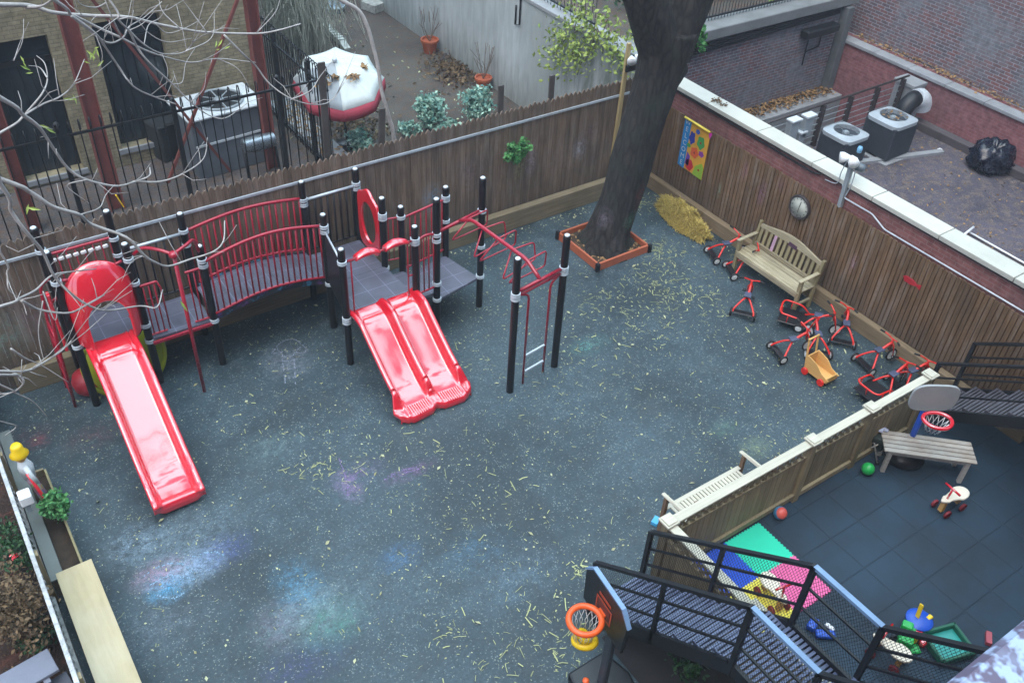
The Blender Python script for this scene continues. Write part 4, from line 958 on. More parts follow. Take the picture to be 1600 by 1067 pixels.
# ------------------------------------------------------------------ garden bench by the side fence (faces -x)
gbn = T('garden_bench', 'weathered wooden garden bench with curved backrest against the side fence', 'bench', (10.9, 7.55, 0))
BZ = 10.62; ya, yb = 6.88, 8.26
b = B()
for i, x in enumerate((10.63, 10.71, 10.79, 10.87, 10.95)): b.b2(x-.036, x+.036, ya, yb, .40, .425)
b.build('seat', TEAKX, gbn, bev=.005)
b = B(); b.b2(10.585, 10.61, ya+.03, yb-.03, .32, .40); b.build('front_apron', TEAKX, gbn, bev=.004)
# curved top rail (camel back)
n = 24; top = [(ya+(yb-ya)*i/n, .82+.10*math.sin(math.pi*i/n)**1.6) for i in range(n+1)]; bot = [(y_, .76+.03*math.sin(math.pi*(y_-ya)/(yb-ya))) for y_, _ in top]
pts = [(y_-ya, z_) for y_, z_ in bot]+[(y_-ya, z_) for y_, z_ in reversed(top)]
BX = lambda z_: 10.99+(z_-.42)*.16
b = B(); P2 = []
b.add([(BX(z_)-.015, y_, z_) for y_, z_ in bot]+[(BX(z_)-.015, y_, z_) for y_, z_ in reversed(top)]+[(BX(z_)+.015, y_, z_) for y_, z_ in bot]+[(BX(z_)+.015, y_, z_) for y_, z_ in reversed(top)],
      [tuple(range(2*n+2)), tuple(range(2*n+2, 4*n+4))[::-1]]+[(i, (i+1) % (2*n+2), (i+1) % (2*n+2)+2*n+2, i+2*n+2) for i in range(2*n+2)]); b.build('top_rail', TEAKX, gbn)
b = B(); b.bar((BX(.47), ya+.04, .47), (BX(.47), yb-.04, .47), .025, .07); b.build('lower_back_rail', TEAKX, gbn, bev=.004)
TEAKZ = wood('bench_slat_wood', '938a6c', 2, rv=.15, var=.2, col2='7f7658')
b = B()
for i in range(13):
    y_ = ya+.09+i*(yb-ya-.18)/12; b.bar((BX(.48), y_, .48), (BX(.79), y_, .79), .055, .014, up=(1, 0, 0))
b.build('back_slats', TEAKZ, gbn)
b = B(); i = 5; y_ = yb-.09-3*(yb-ya-.18)/12; b.bar((BX(.5)-.012, y_, .5), (BX(.78)-.012, y_, .78), .056, .004, up=(1, 0, 0)); b.build('pink_paint', mat('pink_chalk', 'b493a8', .9), gbn)
b = B(); b.bar((BX(.82)-.022, 7.43, .79), (BX(.82)-.022, 7.6, .80), .005, .07, up=(0, 0, 1)); b.build('purple_plaque', mat('plum_plaque', '4f3148', .6), gbn)
for y_ in (ya+.02, yb-.02):
    B().b2(10.60, 10.66, y_-.03, y_+.03, 0, .62).build('leg', TEAKZ, gbn, bev=.005); 
    b = B(); b.bar((10.99, y_, 0), (10.99, y_, .42), .06, .05, up=(0, 1, 0)); b.bar((10.99, y_, .42), (BX(.86), y_, .87), .06, .05, up=(0, 1, 0)); b.build('leg', TEAKZ, gbn, bev=.005)
    b = B(); b.bar((10.57, y_, .635), (11.03, y_, .65), .065, .025); b.build('armrest', TEAKX, gbn, bev=.006); b = B(); b.b2(10.66, 10.98, y_-.02, y_+.02, .14, .18); b.build('stretcher', TEAKX, gbn)

# white slatted bench behind the divider
wb = T('slatted_bench', 'pale slatted bench with arms standing against the divider fence', 'bench', (6.5, 4.6, 0))
WBM = wood('bleached_wood', 'bab5a5', 1, rv=.06, var=.1); WBX = wood('bleached_wood_long', 'bfbaab', 0, rv=.05, var=.1); LEGM = wood('bench_leg_wood', '6f5a49', 2, rv=.1)
x0, x1 = 5.93, 7.16
b = B(); b.b2(x0, x1, 4.70, 4.76, .40, .425); b.b2(x0, x1, 4.29, 4.36, .40, .425); b.build('seat_rail', WBX, wb, bev=.004)
b = B(); t = x0+.05
while t < x1-.04: b.b2(t, t+.038, 4.36, 4.70, .402, .423); t += .052
b.build('seat', WBM, wb)
b = B(); b.b2(x0, x1, 4.275, 4.30, .93, .99); b.build('back_rail', WBX, wb, bev=.004)
b = B(); t = x0+.05
while t < x1-.04: b.b2(t, t+.035, 4.28, 4.295, .45, .93); t += .06
b.build('back_slats', WBM, wb)
for x in (x0-.03, x1+.03):
    B().b2(x-.025, x+.025, 4.70, 4.75, 0, .62).build('leg', LEGM, wb, bev=.004); B().b2(x-.025, x+.025, 4.27, 4.32, 0, .97).build('leg', LEGM, wb, bev=.004)
    b = B(); b.tube(spline([(x, 4.30, .66), (x, 4.45, .66), (x, 4.65, .645), (x, 4.80, .62)], 4), .022, 8); b.bar((x, 4.28, .655), (x, 4.80, .63), .05, .022); b.build('armrest', WBM, wb, bev=.006)
b = B(); b.box((5.95, 4.85, .03), (.12, .08, .05), .4); o = b.build('chalk_box', mat('sky_blue_plastic', '4aa7d8', .5)); o.location = (0, 0, 0); tag(o, 'small bright blue plastic box on the ground beside the slatted bench', 'toy')

# backless bench in the courtyard
cb = T('backless_bench', 'backless grey slatted wooden bench in the tiled courtyard', 'bench', (9.55, 3.67, 0))
A = G(1377, 670, .42); Bq = G(1382, 705, .42); Cq = G(1528, 724, .42); Dq = G(1517, 691, .42)
ln = ((Cq-Bq)+(Dq-A))/2; cen = (A+Bq+Cq+Dq)/4; ln.z = 0; L = ln.length; ux = ln.normalized(); uy = Vector((-ux.y, ux.x, 0)); wdt = .40
mC = Matrix((ux, uy, Vector((0, 0, 1)))).transposed(); LC = lambda p: cen+mC@Vector(p)-Vector((0, 0, .42))
b = B()
for i in range(5): b.box(LC((0, -wdt/2+.04+i*(wdt-.08)/4, .41)), (L, .068, .022), m=mC)
q_ = N('grey_slat_wood'); 
SLG = wood('grey_slat_wood', 'a8a6a0', 0, rv=.15, var=.12, col2='918478', grain=6)
b.build('seat', SLG, cb, bev=.004)
for s1 in (-1, 1):
    for s2 in (-1, 1): b = B(); b.box(LC((s1*(L/2-.09), s2*(wdt/2-.05), .2)), (.055, .055, .4), m=mC); b.build('leg', TEAKG, cb, bev=.004)
    b = B(); b.box(LC((s1*(L/2-.09), 0, .37)), (.05, wdt-.1, .05), m=mC); b.build('cross_rail', TEAKG, cb)
b = B(); b.box(LC((0, wdt/2-.05, .12)), (L-.2, .03, .05), m=mC); b.box(LC((0, -wdt/2+.05, .36)), (L-.2, .025, .05), m=mC); b.build('stretcher', TEAKG, cb)

# dark folded plant stand / toy cart beside it
p = G(1366, 712, 0); st = T('toy_stroller', 'dark green folded toy stroller leaning by the divider fence', 'toy stroller', (p.x, p.y, 0))
dg = mat('dark_green_cloth', '27302c', .9, .3, 8, 60); b = B(); b.box((p.x, p.y+.02, .33), (.2, .2, .12), .4); b.box((p.x+.02, p.y+.02, .2), (.14, .15, .14), .4); b.build('seat', dg, st, bev=.03, seg=2)
for dx in (-.1, .1):
    b = B(); b.tube([(p.x+dx, p.y-.12, .03), (p.x+dx, p.y+.1, .42), (p.x+dx, p.y+.16, .52)], .012, 6); b.tube([(p.x+dx, p.y+.12, .03), (p.x+dx, p.y-.03, .3)], .01, 6); b.build('frame_tube', TEAKG, st)
    for dy in (-.12, .12): b = B(); b.torus((p.x+dx, p.y+dy, .035), .027, .008, 14, 6, (1, 0, 0)); b.build('wheel', RUBB, st)
b = B(); b.box((p.x+.02, p.y+.09, .45), (.16, .1, .03), .5); b.box((p.x+.06, p.y+.05, .44), (.06, .12, .03), .2); b.build('cloth', mat('white_print_cloth', 'a9adc4', .8, .3, 20), st, bev=.01)

# small toy basketball hoop
hp = T('toy_basketball_hoop', 'toddler basketball hoop with grey rounded board and red rim by the stairs', 'basketball hoop', (9.45, 4.0, 0))
c = G(1466, 640, 1.22); rimc = G(1464, 656, 1.02)
dr = Vector((rimc.x-c.x, rimc.y-c.y, 0)); dr = Vector((-.55, -.83, 0)); sx_ = Vector((-dr.y, dr.x, 0))
bc = Vector((rimc.x, rimc.y, 0))-dr*.26
poly = [(.31*(abs(math.cos(a))**.55)*(1 if math.cos(a) > 0 else -1), .22*(abs(math.sin(a))**.65)*(1 if math.sin(a) > 0 else -1)) for a in [2*math.pi*i/32 for i in range(32)]]
b = B(); b.prism(poly, (bc.x, bc.y, 1.17), sx_, (0, 0, 1), .035); b.build('backboard', mat('board_grey', '969a9c', .5, .06, 4), hp, bev=.01, seg=2)
b = B(); rr = [Vector((rimc.x, rimc.y, 1.03))+sx_*(.18*math.cos(a))+dr*(.17*math.sin(a) if math.sin(a) > 0 else .12*math.sin(a)) for a in [2*math.pi*i/28 for i in range(28)]]; b.tube(rr, .026, 8, closed=True); b.build('rim', RED, hp)
b = B()
for i in range(12):
    a = 2*math.pi*i/12; q1 = Vector((rimc.x, rimc.y, 1.01))+sx_*(.155*math.cos(a))+dr*(.13*math.sin(a)); 
    for s_ in (-1, 1): a2 = a+s_*.5; b.tube([q1, Vector((rimc.x, rimc.y, .84))+sx_*(.09*math.cos(a2))+dr*(.08*math.sin(a2))], .004, 4)
b.build('net', WHITE, hp)
b = B(); b.tube([(bc.x-dr.x*.06, bc.y-dr.y*.06, 0), (bc.x-dr.x*.06, bc.y-dr.y*.06, 1.1)], .04, 10); b.build('pole', BLU, hp); b = B(); b.lathe((bc.x-dr.x*.06, bc.y-dr.y*.06, .0), [(.26, 0), (.27, .06), (.22, .14), (.06, .2)], 20); b.build('base', BLK, hp)

# balls
for px, py, m_, lab in ((1356, 733, GRN, 'shiny green rubber ball under the end of the backless bench'),):
    p = G(px, py, .085); b = B(); b.sphere((p.x, p.y, .095), .085, 20, 14); tag(b.build('ball', m_), lab, 'ball')
q = N('striped_ball'); gg = q.coord(); sp = q.n('SeparateXYZ'); p = G(1219, 802, .085)
sb = q.n('VectorMath', operation='DISTANCE'); q.l(q.wcoord(), sb.inputs[0]); sb.inputs[1].default_value = (p.x-.02, p.y-.06, .16)
q.l(q.mix(q.ramp(sb.outputs['Value'], .085, .095), lin('d0574c'), lin('3f7fa8')), q.b.inputs['Base Color']); q.b.inputs['Roughness'].default_value = .4
b = B(); b.sphere((p.x, p.y, .095), .085, 20, 14); tag(b.build('ball', q.m), 'blue and red ball lying beside the teal foam mat', 'ball')

# wooden ride-on toys
def rideon():
    t = T('ride_on_toy', '', 'ride-on toy', (0, 0, 0), 'wooden ride-on toys in the tiled courtyard')
    CR = bpy.data.materials.get('cream_seat') or mat('cream_seat', 'dfd3c0', .45, .06, 5, 60)
    poly = []
    for i in range(28):
        a = 2*math.pi*i/28; x = .2*math.cos(a); y_ = (.085-.035*math.cos(a)-(.02 if abs(x-.03) < .07 else 0))*math.sin(a); poly.append((x, y_))
    B().prism(poly, (0, 0, .19), (1, 0, 0), (0, 1, 0), .03).build('seat', CR, t, bev=.01, seg=2)
    B().box((.13, 0, .11), (.05, .05, .16)).build('support_block', BIRCH, t); B().box((-.11, 0, .12), (.05, .06, .14)).build('support_block', BIRCH, t)
    b = B(); b.tube([(.12, 0, .2), (.1, 0, .36)], .012, 8); b.tube([(.1, -.1, .36), (.1, .1, .36)], .013, 8); b.build('handlebar', RED, t)
    for x in (.13, -.11):
        for s_ in (-1, 1):
            b = B(); b.lathe((x, .09*s_, .05), [(.045, -.015), (.05, -.01), (.05, .01), (.045, .015)], 18, m=Vector((0, 1, 0)).to_track_quat('Z', 'Y').to_matrix()); b.build('wheel', mat('dark_red_rubber', '7c1f28', .6) if 'dark_red_rubber' not in bpy.data.materials else bpy.data.materials['dark_red_rubber'], t, sharp=40)
    return t
ro = rideon(); index_children()
RO = [((1485, 786), (1466, 795), 'wooden ride-on toy with cream seat and red handlebar standing alone near the backless bench'),
      ((1206, 930), (1222, 952), 'wooden ride-on toy with cream seat parked on the yellow foam tile'),
      ((1388, 1022), (1368, 1008), 'wooden ride-on toy with cream seat among the plastic toys near the window sill')]
for i, (a, c, lab) in enumerate(RO):
    o = ro if i == 0 else dup(ro); pa = G(*a, .1); pc = G(*c, .1); d = pc-pa; o.location = (pa.x, pa.y, .009); o.rotation_euler = (0, 0, math.atan2(d.y, d.x)); o['label'] = lab; o.scale = (1.15,)*3

# foam mat tiles with jigsaw edges
def foam(name_label, colr, x, y_, s, rot=0, z=.012):
    pts = []; k = 13
    for side in range(4):
        for i in range(k):
            for (u, v) in ((i/k, 0), ((i+.5)/k, 0), ((i+.5)/k, .022), ((i+1)/k, .022)):
                p = (-s/2+u*s, -s/2+v*s); 
                for _ in range(side): p = (-p[1], p[0])
                pts.append(p)
    m = mat('foam_'+colr, colr, .75, .05, 5, 90); b = B(); a = R(rot); b.prism(pts[::1], (x, y_, z-.004), (math.cos(a), math.sin(a), 0), (-math.sin(a), math.cos(a), 0), .012)
    o = b.build('foam_tile', m); tag(o, name_label, 'foam tile', 'interlocking foam play tiles'); return o
foam('bright teal foam play tile beside the divider fence, nearest the ball', '25c9a4', 6.74, 3.86, .60)
foam('royal blue foam play tile in the corner of the divider fence', '1f4fc0', 6.16, 3.86, .60, z=.0121)
foam('pink foam play tile at the outer edge of the mat', 'e0649a', 6.74, 3.28, .60, z=.0122)
foam('yellow foam play tile below the blue one, under a ride-on toy', 'e2d552', 6.16, 3.28, .60, z=.0123)

# ------------------------------------------------------------------ metal stairs
TREADM = mat('worn_blue_tread', '66728f', .5, .3, 7, 60, col2='4a5470', rv=.2, bump=.4)
LITEM = mat('pale_blue_rail', '6f8cae', .4, .15, 6, 60)
MESHM = mat('mesh_wire', '22262e', .5, .2, 8, 60)
def mesh_panel(x, pts, par, pitch=.034, r=.0022):
    """diamond wire in the plane x=const, clipped to the parallelogram (y0,zlo0,zhi0)-(y1,zlo1,zhi1)"""
    (y0, l0, h0), (y1, l1, h1) = pts; b = B(); L = abs(y1-y0); H_ = h0-l0; 
    P = lambda u, v: Vector((x, y0+(y1-y0)*u/L, l0+(l1-l0)*u/L+v))
    for s_ in (1, -1):
        k = -H_
        while k < L+H_:
            # line u = k + s*v*.6
            us, vs = [], []
            n_ = []
            for v in (0., H_):
                n_.append((k+s_*v*.55, v))
            (ua, va), (ub, vb) = n_
            if ua > ub: (ua, va), (ub, vb) = (ub, vb), (ua, va)
            if ub > 0 and ua < L:
                if ua < 0: t = -ua/(ub-ua); va = va+(vb-va)*t; ua = 0
                if ub > L: t = (L-ua)/(ub-ua); vb = va+(vb-va)*t; ub = L
                b.tube([P(ua, va), P(ub, vb)], r, 3, caps=False)
            k += pitch
    return b.build('mesh_infill', MESHM, par)
def stair(name, label, xa, xb, segs, flights, landing, mesh=True, treadm=TREADM, col=IRON, rails=(.3, .58)):
    """segs: list of (y0,z0,y1,z1) of the stringer line, top rail .9 above"""
    cx = (xa+xb)/2; t = T(name, label, 'stairs', (cx, segs[0][0], 0))
    for x in (xa, xb):
        for (y0, z0, y1, z1) in segs:
            B().bar((x, y0, z0), (x, y1, z1), .04, .16).build('stringer', col, t)
            flat = abs(z1-z0) < .05
            B().bar((x, y0, z0+.92), (x, y1, z1+.92), .05, .035).build('handrail', LITEM if (flat and mesh) else col, t)
            for h_ in rails: B().bar((x, y0, z0+h_+.05), (x, y1, z1+h_+.05), .022, .022).build('mid_rail', col, t)
            if mesh: mesh_panel(x, ((y0, z0+.08, z0+.9), (y1, z1+.08, z1+.9)), t)
        ps_ = {(s[0], s[1]) for s in segs} | {(s[2], s[3]) for s in segs}
        for (y_, z_) in sorted(ps_): B().b2(x-.025, x+.025, y_-.025, y_+.025, max(0, z_-.1), z_+.93).build('post', col, t)
        for (y0, z0, y1, z1) in flights: B().b2(x-.02, x+.02, (y0+y1)/2-.02, (y0+y1)/2+.02, (z0+z1)/2-.05, (z0+z1)/2+.92).build('post', col, t)
    for (y0, z0, y1, z1) in flights:
        n = max(2, round(abs(z1-z0)/.185))
        for i in range(n):
            y_ = y0+(y1-y0)*(i+.5)/n; z_ = z0+(z1-z0)*(i+.75)/n
            b = B()
            for k in range(6): b.b2(xa+.02, xb-.02, y_-.125+k*.043, y_-.125+k*.043+.028, z_, z_+.025)
            b.b2(xa+.02, xa+.035, y_-.13, y_+.13, z_-.02, z_+.02); b.b2(xb-.035, xb-.02, y_-.13, y_+.13, z_-.02, z_+.02); b.build('tread', treadm, t)
    for (y0, y1, z_) in landing:
        b = B(); y_ = min(y0, y1)
        while y_ < max(y0, y1): b.b2(xa+.02, xb-.02, y_, y_+.03, z_, z_+.03); y_ += .05
        b.build('landing_grating', treadm, t)
    return t
stair('metal_staircase', 'black metal staircase with mesh sides climbing from the playground past the basketball hoop', 4.45, 5.22,
      [(4.28, 0.0, 2.43, 1.5), (2.43, 1.5, 1.70, 1.52), (1.70, 1.52, .0, 3.0)], [(4.28, 0, 2.43, 1.5), (1.70, 1.52, .0, 3.0)], [(2.43, 1.70, 1.5)])
stair('metal_staircase', 'plain black metal staircase with open rails against the side fence behind the toy hoop', 10.3, 11.1,
      [(4.3, .12, .4, 2.84)], [(4.3, .12, .4, 2.84)], [], mesh=False, treadm=mat('dark_tread', '4a4850', .6, .3, 6), rails=(.3, .62))
tg = T('toy_table', 'bright blue and white plastic toys lying under the staircase landing', 'toys', (6, 2.6, 0))
p = G(1282, 985, .05); 
for i, (px, py, m_, s_, rz) in enumerate(((1270, 975, BLU, (.16, .1, .08), .3), (1290, 990, BLU, (.1, .22, .06), .9), (1297, 978, WHITE, (.05, .12, .05), .1))):
    q_ = G(px, py, .06); b = B(); b.box((q_.x, q_.y, s_[2]/2+.02), s_, rz); b.build('toy_block', m_, tg, bev=.02, seg=2)

# ------------------------------------------------------------------ big toddler basketball hoop
bh = T('basketball_hoop', 'free-standing basketball hoop with orange rim and black backboard beside the metal staircase', 'basketball hoop', (4.1, 3.5, 0))
rm = Vector((3.64, 3.52, 1.5)); dn = Vector((-.98, .12, 0)).normalized(); sx_ = Vector((-dn.y, dn.x, 0)); bc = rm-dn*.24
B().torus(rm, .155, .03, 30, 10).build('rim', ORG, bh)
b = B(); b.box(rm-dn*.19, (.1, .1, .03), math.atan2(dn.y, dn.x)); b.build('rim_bracket', ORG, bh)
poly = [(-.34, -.26), (.34, -.26), (.36, .16), (.24, .30), (-.24, .30), (-.36, .16)]
b = B(); b.prism(poly, bc+Vector((0, 0, .05)), sx_, (0, 0, 1), .04); b.build('backboard', mat('board_black', '17181c', .4), bh, bev=.008)
b = B(); b.prism([(x*1.0, z) for x, z in ((-.36, .165), (-.24, .305), (.24, .305), (.36, .165), (.375, .17), (.25, .325), (-.25, .325), (-.375, .17))], bc+Vector((0, 0, .05))+dn*.0, sx_, (0, 0, 1), .045); b.build('edge_trim', LITEM, bh)
nn_ = sx_.cross(Vector((0, 0, 1))); fo = bc+nn_*(.045 if nn_.dot(dn) > 0 else -.006)
b = B()
for (u0, u1, v0, v1) in ((-.13, .13, .07, .09), (-.13, -.11, -.1, .07), (.11, .13, -.1, .07), (-.13, .13, -.12, -.1), (-.1, .1, .13, .165)):
    b.prism([(u0, v0), (u1, v0), (u1, v1), (u0, v1)], fo+Vector((0, 0, .05)), sx_, (0, 0, 1), .003)
b.build('target_mark', mat('board_orange', 'a8452c', .6), bh)
b = B(); b.prism([(-.1, -.09), (.1, -.09), (.1, .06), (-.1, .06)], fo+Vector((0, 0, .05)), sx_, (0, 0, 1), .002); b.build('target_fill', mat('board_rust', '5c2f2a', .6), bh)
b = B()
for i in range(14):
    for s_ in (-1, 1):
        a = 2*math.pi*i/14; b.tube([rm+Vector((.145*math.cos(a), .145*math.sin(a), -.02)), rm+Vector((.115*math.cos(a+s_*.35), .115*math.sin(a+s_*.35), -.16)), rm+Vector((.085*math.cos(a), .085*math.sin(a), -.30))], .003, 4)
b.build('net', WHITE, bh)
pb = bc-dn*.12; pf = Vector((pb.x, pb.y, 0)); PCOL = mat('pole_grey', '3c4148', .45)
b = B(); b.bar((pf.x, pf.y, .12), (pb.x, pb.y, 1.52), .11, .075, up=dn); b.bar((pb.x, pb.y, 1.5), (bc.x, bc.y, 1.5), .08, .08); b.build('pole', PCOL, bh, bev=.015)
b = B(); b.prism([(-.24, -.3), (.24, -.3), (.32, .0), (.24, .34), (-.24, .34), (-.32, 0)], (pf.x+.0, pf.y-.06, .01), (1, 0, 0), (0, 1, 0), .14); b.build('base', BLK, bh, bev=.03, seg=2)
b = B(); b.lathe((pf.x-.14, pf.y+.1, .145), [(.035, 0), (.035, .02), (.01, .026)], 12); b.build('filler_cap', ORG, bh)
yb_ = G(920, 990, .9); b = B(); c = Vector((rm.x+.02, rm.y-.02, 1.17)); b.torus(c, .1, .035, 20, 8, (.2, .3, 1)); b.torus(c+Vector((-.02, 0, .09)), .06, .028, 16, 8, (.6, -.3, .8)); tag(b.build('toy_hoop', YEL), 'yellow plastic toy caught in the net of the orange-rimmed hoop', 'toy')
b = B(); q_ = G(1075, 1050, 0); 
for i in range(160): b.leaf((q_.x+random.gauss(0, .09), q_.y+random.gauss(0, .09), .03+random.random()*.12), .06)
tag(b.build('fern_clump', LDARK), 'small dark plant growing in the shade below the metal staircase', 'plant', kind='stuff')

# ------------------------------------------------------------------ toys near the sill
def toy(name, label, m_, px, py, z, s_, rz=0, kind='box'):
    p = G(px, py, z); b = B()
    if kind == 'box': b.box((p.x, p.y, s_[2]/2+.01), s_, rz)
    elif kind == 'ball': b.sphere((p.x, p.y, s_[0]+.01), s_[0], 14, 10)
    return p, tag(b.build(name, m_, bev=.012 if kind == 'box' else 0, seg=2), label, 'toy', None)
bt = T('toy_boat', 'royal blue and yellow plastic ride-on toy boat near the window sill', 'toy', (0, 0, 0)); p = G(1434, 972, .1)
b = B(); b.lathe((p.x, p.y, .03), [(.09, 0), (.14, .06), (.15, .13), (.11, .16)], 18); b.build('hull', BLU, bt, sharp=60); b = B(); b.bar((p.x-.03, p.y+.02, .15), (p.x+.02, p.y+.06, .36), .05, .02, up=(1, 0, 0)); b.box((p.x+.1, p.y-.05, .17), (.08, .05, .05)); b.build('fin', YEL, bt, bev=.008)
tt = T('toy_truck', 'green and red plastic toy truck beside the ride-on toy', 'toy', (0, 0, 0)); p = G(1415, 996, .1)
b = B(); b.box((p.x, p.y, .12), (.24, .16, .12), .5); b.box((p.x+.06, p.y+.06, .2), (.1, .12, .08), .5); b.build('body', GRN, tt, bev=.02, seg=2); b = B(); b.box((p.x+.15, p.y-.02, .1), (.08, .14, .09), .5); b.box((p.x+.13, p.y-.14, .07), (.07, .07, .07), .2); b.build('load', RED, tt, bev=.015)
b = B(); b.box((p.x+.05, p.y-.07, .14), (.06, .06, .12), .5); b.build('tip_lever', YEL, tt, bev=.01)
for dx in (-.08, .08):
    for dy in (-.09, .09): b = B(); b.torus((p.x+dx, p.y+dy, .05), .035, .014, 14, 6, (.4, 1, 0)); b.build('wheel', RUBB, tt)
sbx = T('sand_tray', 'teal plastic sand tray with dark green rim near the window sill', 'sand tray', (0, 0, 0)); p = G(1482, 1004, .1)
b = B(); b.box((p.x, p.y, .05), (.42, .36, .02), -.3); b.build('floor', TEAL, sbx); b = B(); m_ = Matrix.Rotation(-.3, 3, 'Z')
for (u, v, a_, c_) in ((.21, 0, .04, .40), (-.21, 0, .04, .40), (0, .18, .46, .04), (0, -.18, .46, .04)): b.box(Vector((p.x, p.y, .08))+m_@Vector((u, v, 0)), (a_, c_, .1), -.3)
b.build('rim', mat('dark_green_plastic', '1c5a44', .4), sbx, bev=.01)
b = B(); p = G(1545, 996, .05); b.box((p.x, p.y, .04), (.16, .06, .05), .6); tag(b.build('pink_shovel', mat('faded_red_plastic', 'b0505a', .5)), 'faded pink toy half hidden behind the window sill', 'toy')
b = B(); p = G(1421, 1014, .02); b.box((p.x, p.y, .03), (.22, .12, .03), -.5); tag(b.build('green_tray', GRN, bev=.01), 'flat dark green tray under the ride-on toy nearest the sill', 'toy')

# ------------------------------------------------------------------ tree in its planter box
tr = T('street_tree', 'large dark-barked tree leaning from the timber planter box and forking at the top', 'tree', (9.24, 9.92, 0))
def limb(b, pts, rad, n=22, flare=0, seed=1, rough=.05):
    P = spline(pts, 8); k = len(P); Rr = [rad[0]]
    rs_ = []
    for i in range(k):
        t = i/(k-1)*(len(rad)-1); a = int(min(t, len(rad)-2)); rs_.append(rad[a]+(rad[a+1]-rad[a])*(t-a))
    vs = []; fs = []; rng = random.Random(seed); ph = [rng.uniform(0, 6.3) for _ in range(6)]
    for i, p in enumerate(P):
        d = (P[min(i+1, k-1)]-P[max(i-1, 0)]).normalized(); a_ = Vector((1, 0, 0)); a_ = (a_-d*a_.dot(d)).normalized(); b_ = d.cross(a_); z = p.z
        for j in range(n):
            t = 2*math.pi*j/n; k_ = 1+rough*math.sin(3*t+ph[0]+z*.8)+rough*.6*math.sin(5*t+ph[1]+z*1.7)+rough*.5*math.sin(9*t+ph[2]+z*3)+rng.uniform(-.015, .015)
            if flare: k_ += flare*math.exp(-z/.22)*(1+.7*math.sin(5*t+ph[3])+.4*math.sin(7*t+ph[4]))
            vs.append(p+(a_*math.cos(t)+b_*math.sin(t))*rs_[i]*k_)
    for i in range(k-1):
        for j in range(n): fs.append((i*n+j, i*n+(j+1) % n, (i+1)*n+(j+1) % n, (i+1)*n+j))
    fs.append(tuple((k-1)*n+j for j in range(n))); b.add(vs, fs, True)
TY = 9.92
c0 = PY(972, 330, TY); cpts = [Vector((9.22, TY, -.05)), Vector((9.25, TY, .3))]+[PY(px, py, TY) for px, py in ((973, 300), (997, 210), (1020, 140), (1038, 80), (1046, 45))]
b = B(); limb(b, cpts, [.45, .35, .33, .345, .33, .345, .40, .42], n=40, flare=.16, seed=3, rough=.06); trk = b.build('trunk', BARK, tr)
top = cpts[-1]
b = B(); limb(b, [top+Vector((-.05, 0, -.45)), PY(1010, 0, TY), PY(985, -50, TY+.1), PY(965, -130, TY+.3), PY(930, -300, TY+.4)], [.33, .32, .27, .24, .2], seed=5); b.build('limb', BARK, tr)
b = B(); limb(b, [top+Vector((.08, 0, -.45)), PY(1078, 0, TY), PY(1108, -60, TY-.1), PY(1150, -160, TY-.3), PY(1230, -330, TY-.4)], [.34, .33, .28, .25, .2], seed=6); b.build('limb', BARK, tr)
b = B(); limb(b, [top+Vector((.1, 0, -1.1)), top+Vector((.45, .1, -.75)), top+Vector((.5, .12, -.7))], [.12, .15, .05], n=12, seed=8); b.build('burl', BARK, tr)
pbx = T('tree_planter_box', 'square reddish timber planter edging with black corner brackets round the tree', 'planter', (9.15, 9.95, 0))
q1, q2, q3 = G(936, 423, .0), G(868, 375, .0), G(1012, 400, .0); qx0, qx1, qy0, qy1 = 8.62, 9.75, 9.4, 10.52
for (x0, x1, y0, y1) in ((qx0, qx1, qy0, qy0+.04), (qx0, qx1, qy1-.04, qy1), (qx0, qx0+.04, qy0+.042, qy1-.042), (qx1-.04, qx1, qy0+.042, qy1-.042)):
    B().b2(x0, x1, y0, y1, 0, .15).build('side_board', ORGT, pbx, bev=.006)
for x in (qx0, qx1):
    for y_ in (qy0, qy1): b = B(); b.b2(x-.035, x+.035, y_-.035, y_+.035, 0, .165); b.build('corner_bracket', BLK, pbx, bev=.01)
B().b2(qx0+.04, qx1-.04, qy0+.04, qy1-.04, 0, .05).build('soil', SOIL, pbx)
b = B()
for i in range(260): b.leaf((random.uniform(qx0+.06, qx1-.06), random.uniform(qy0+.06, qy1-.06), .055+random.random()*.015), .06, (random.gauss(0, .4), random.gauss(0, .4), 1))
tag(b.build('fallen_leaves', LDRY), 'brown leaves lying on the soil inside the tree planter box', 'leaves', kind='stuff')

# ------------------------------------------------------------------ chalk drawings on the play surface
def chalk(label, colr, strokes, wd=.018):
    b = B(); rc = random.Random(len(label))
    for st in strokes:
        P = spline([(G(x, y_).x, G(x, y_).y, .0075) for x, y_ in st], 10)
        for i in range(len(P)-1):
            if rc.random() < .25: continue
            d = (P[i+1]-P[i]); L = d.length; 
            if L < 1e-4: continue
            n = Vector((-d.y, d.x, 0))/L*wd*rc.uniform(.3, .7); o = Vector((rc.gauss(0, .004), rc.gauss(0, .004), rc.uniform(0, .0006)))
            b.add([P[i]-n+o, P[i]+n+o, P[i]+d*.9+n+o, P[i]+d*.9-n+o], [(0, 1, 2, 3)])
    q = N('chalk_'+colr); f = q.noise(q.wcoord(), 90, 3, .7); q.l(q.mix(q.ramp(f, .4, .6), lin(colr), lin('40545c')), q.b.inputs['Base Color']); q.b.inputs['Roughness'].default_value = .95
    tag(b.build('chalk_drawing', q.m), label, 'drawing', kind='structure')
chalk('faint lavender chalk scribble left of the double slide', '8f94a6', [[(425, 552), (440, 535), (460, 531), (478, 545), (474, 553)], [(427, 553), (450, 549), (474, 553)], [(440, 553), (446, 600)], [(458, 552), (462, 602)], [(440, 565), (462, 563)], [(442, 578), (463, 576)], [(444, 592), (464, 590)], [(432, 545), (450, 560), (470, 542)]])
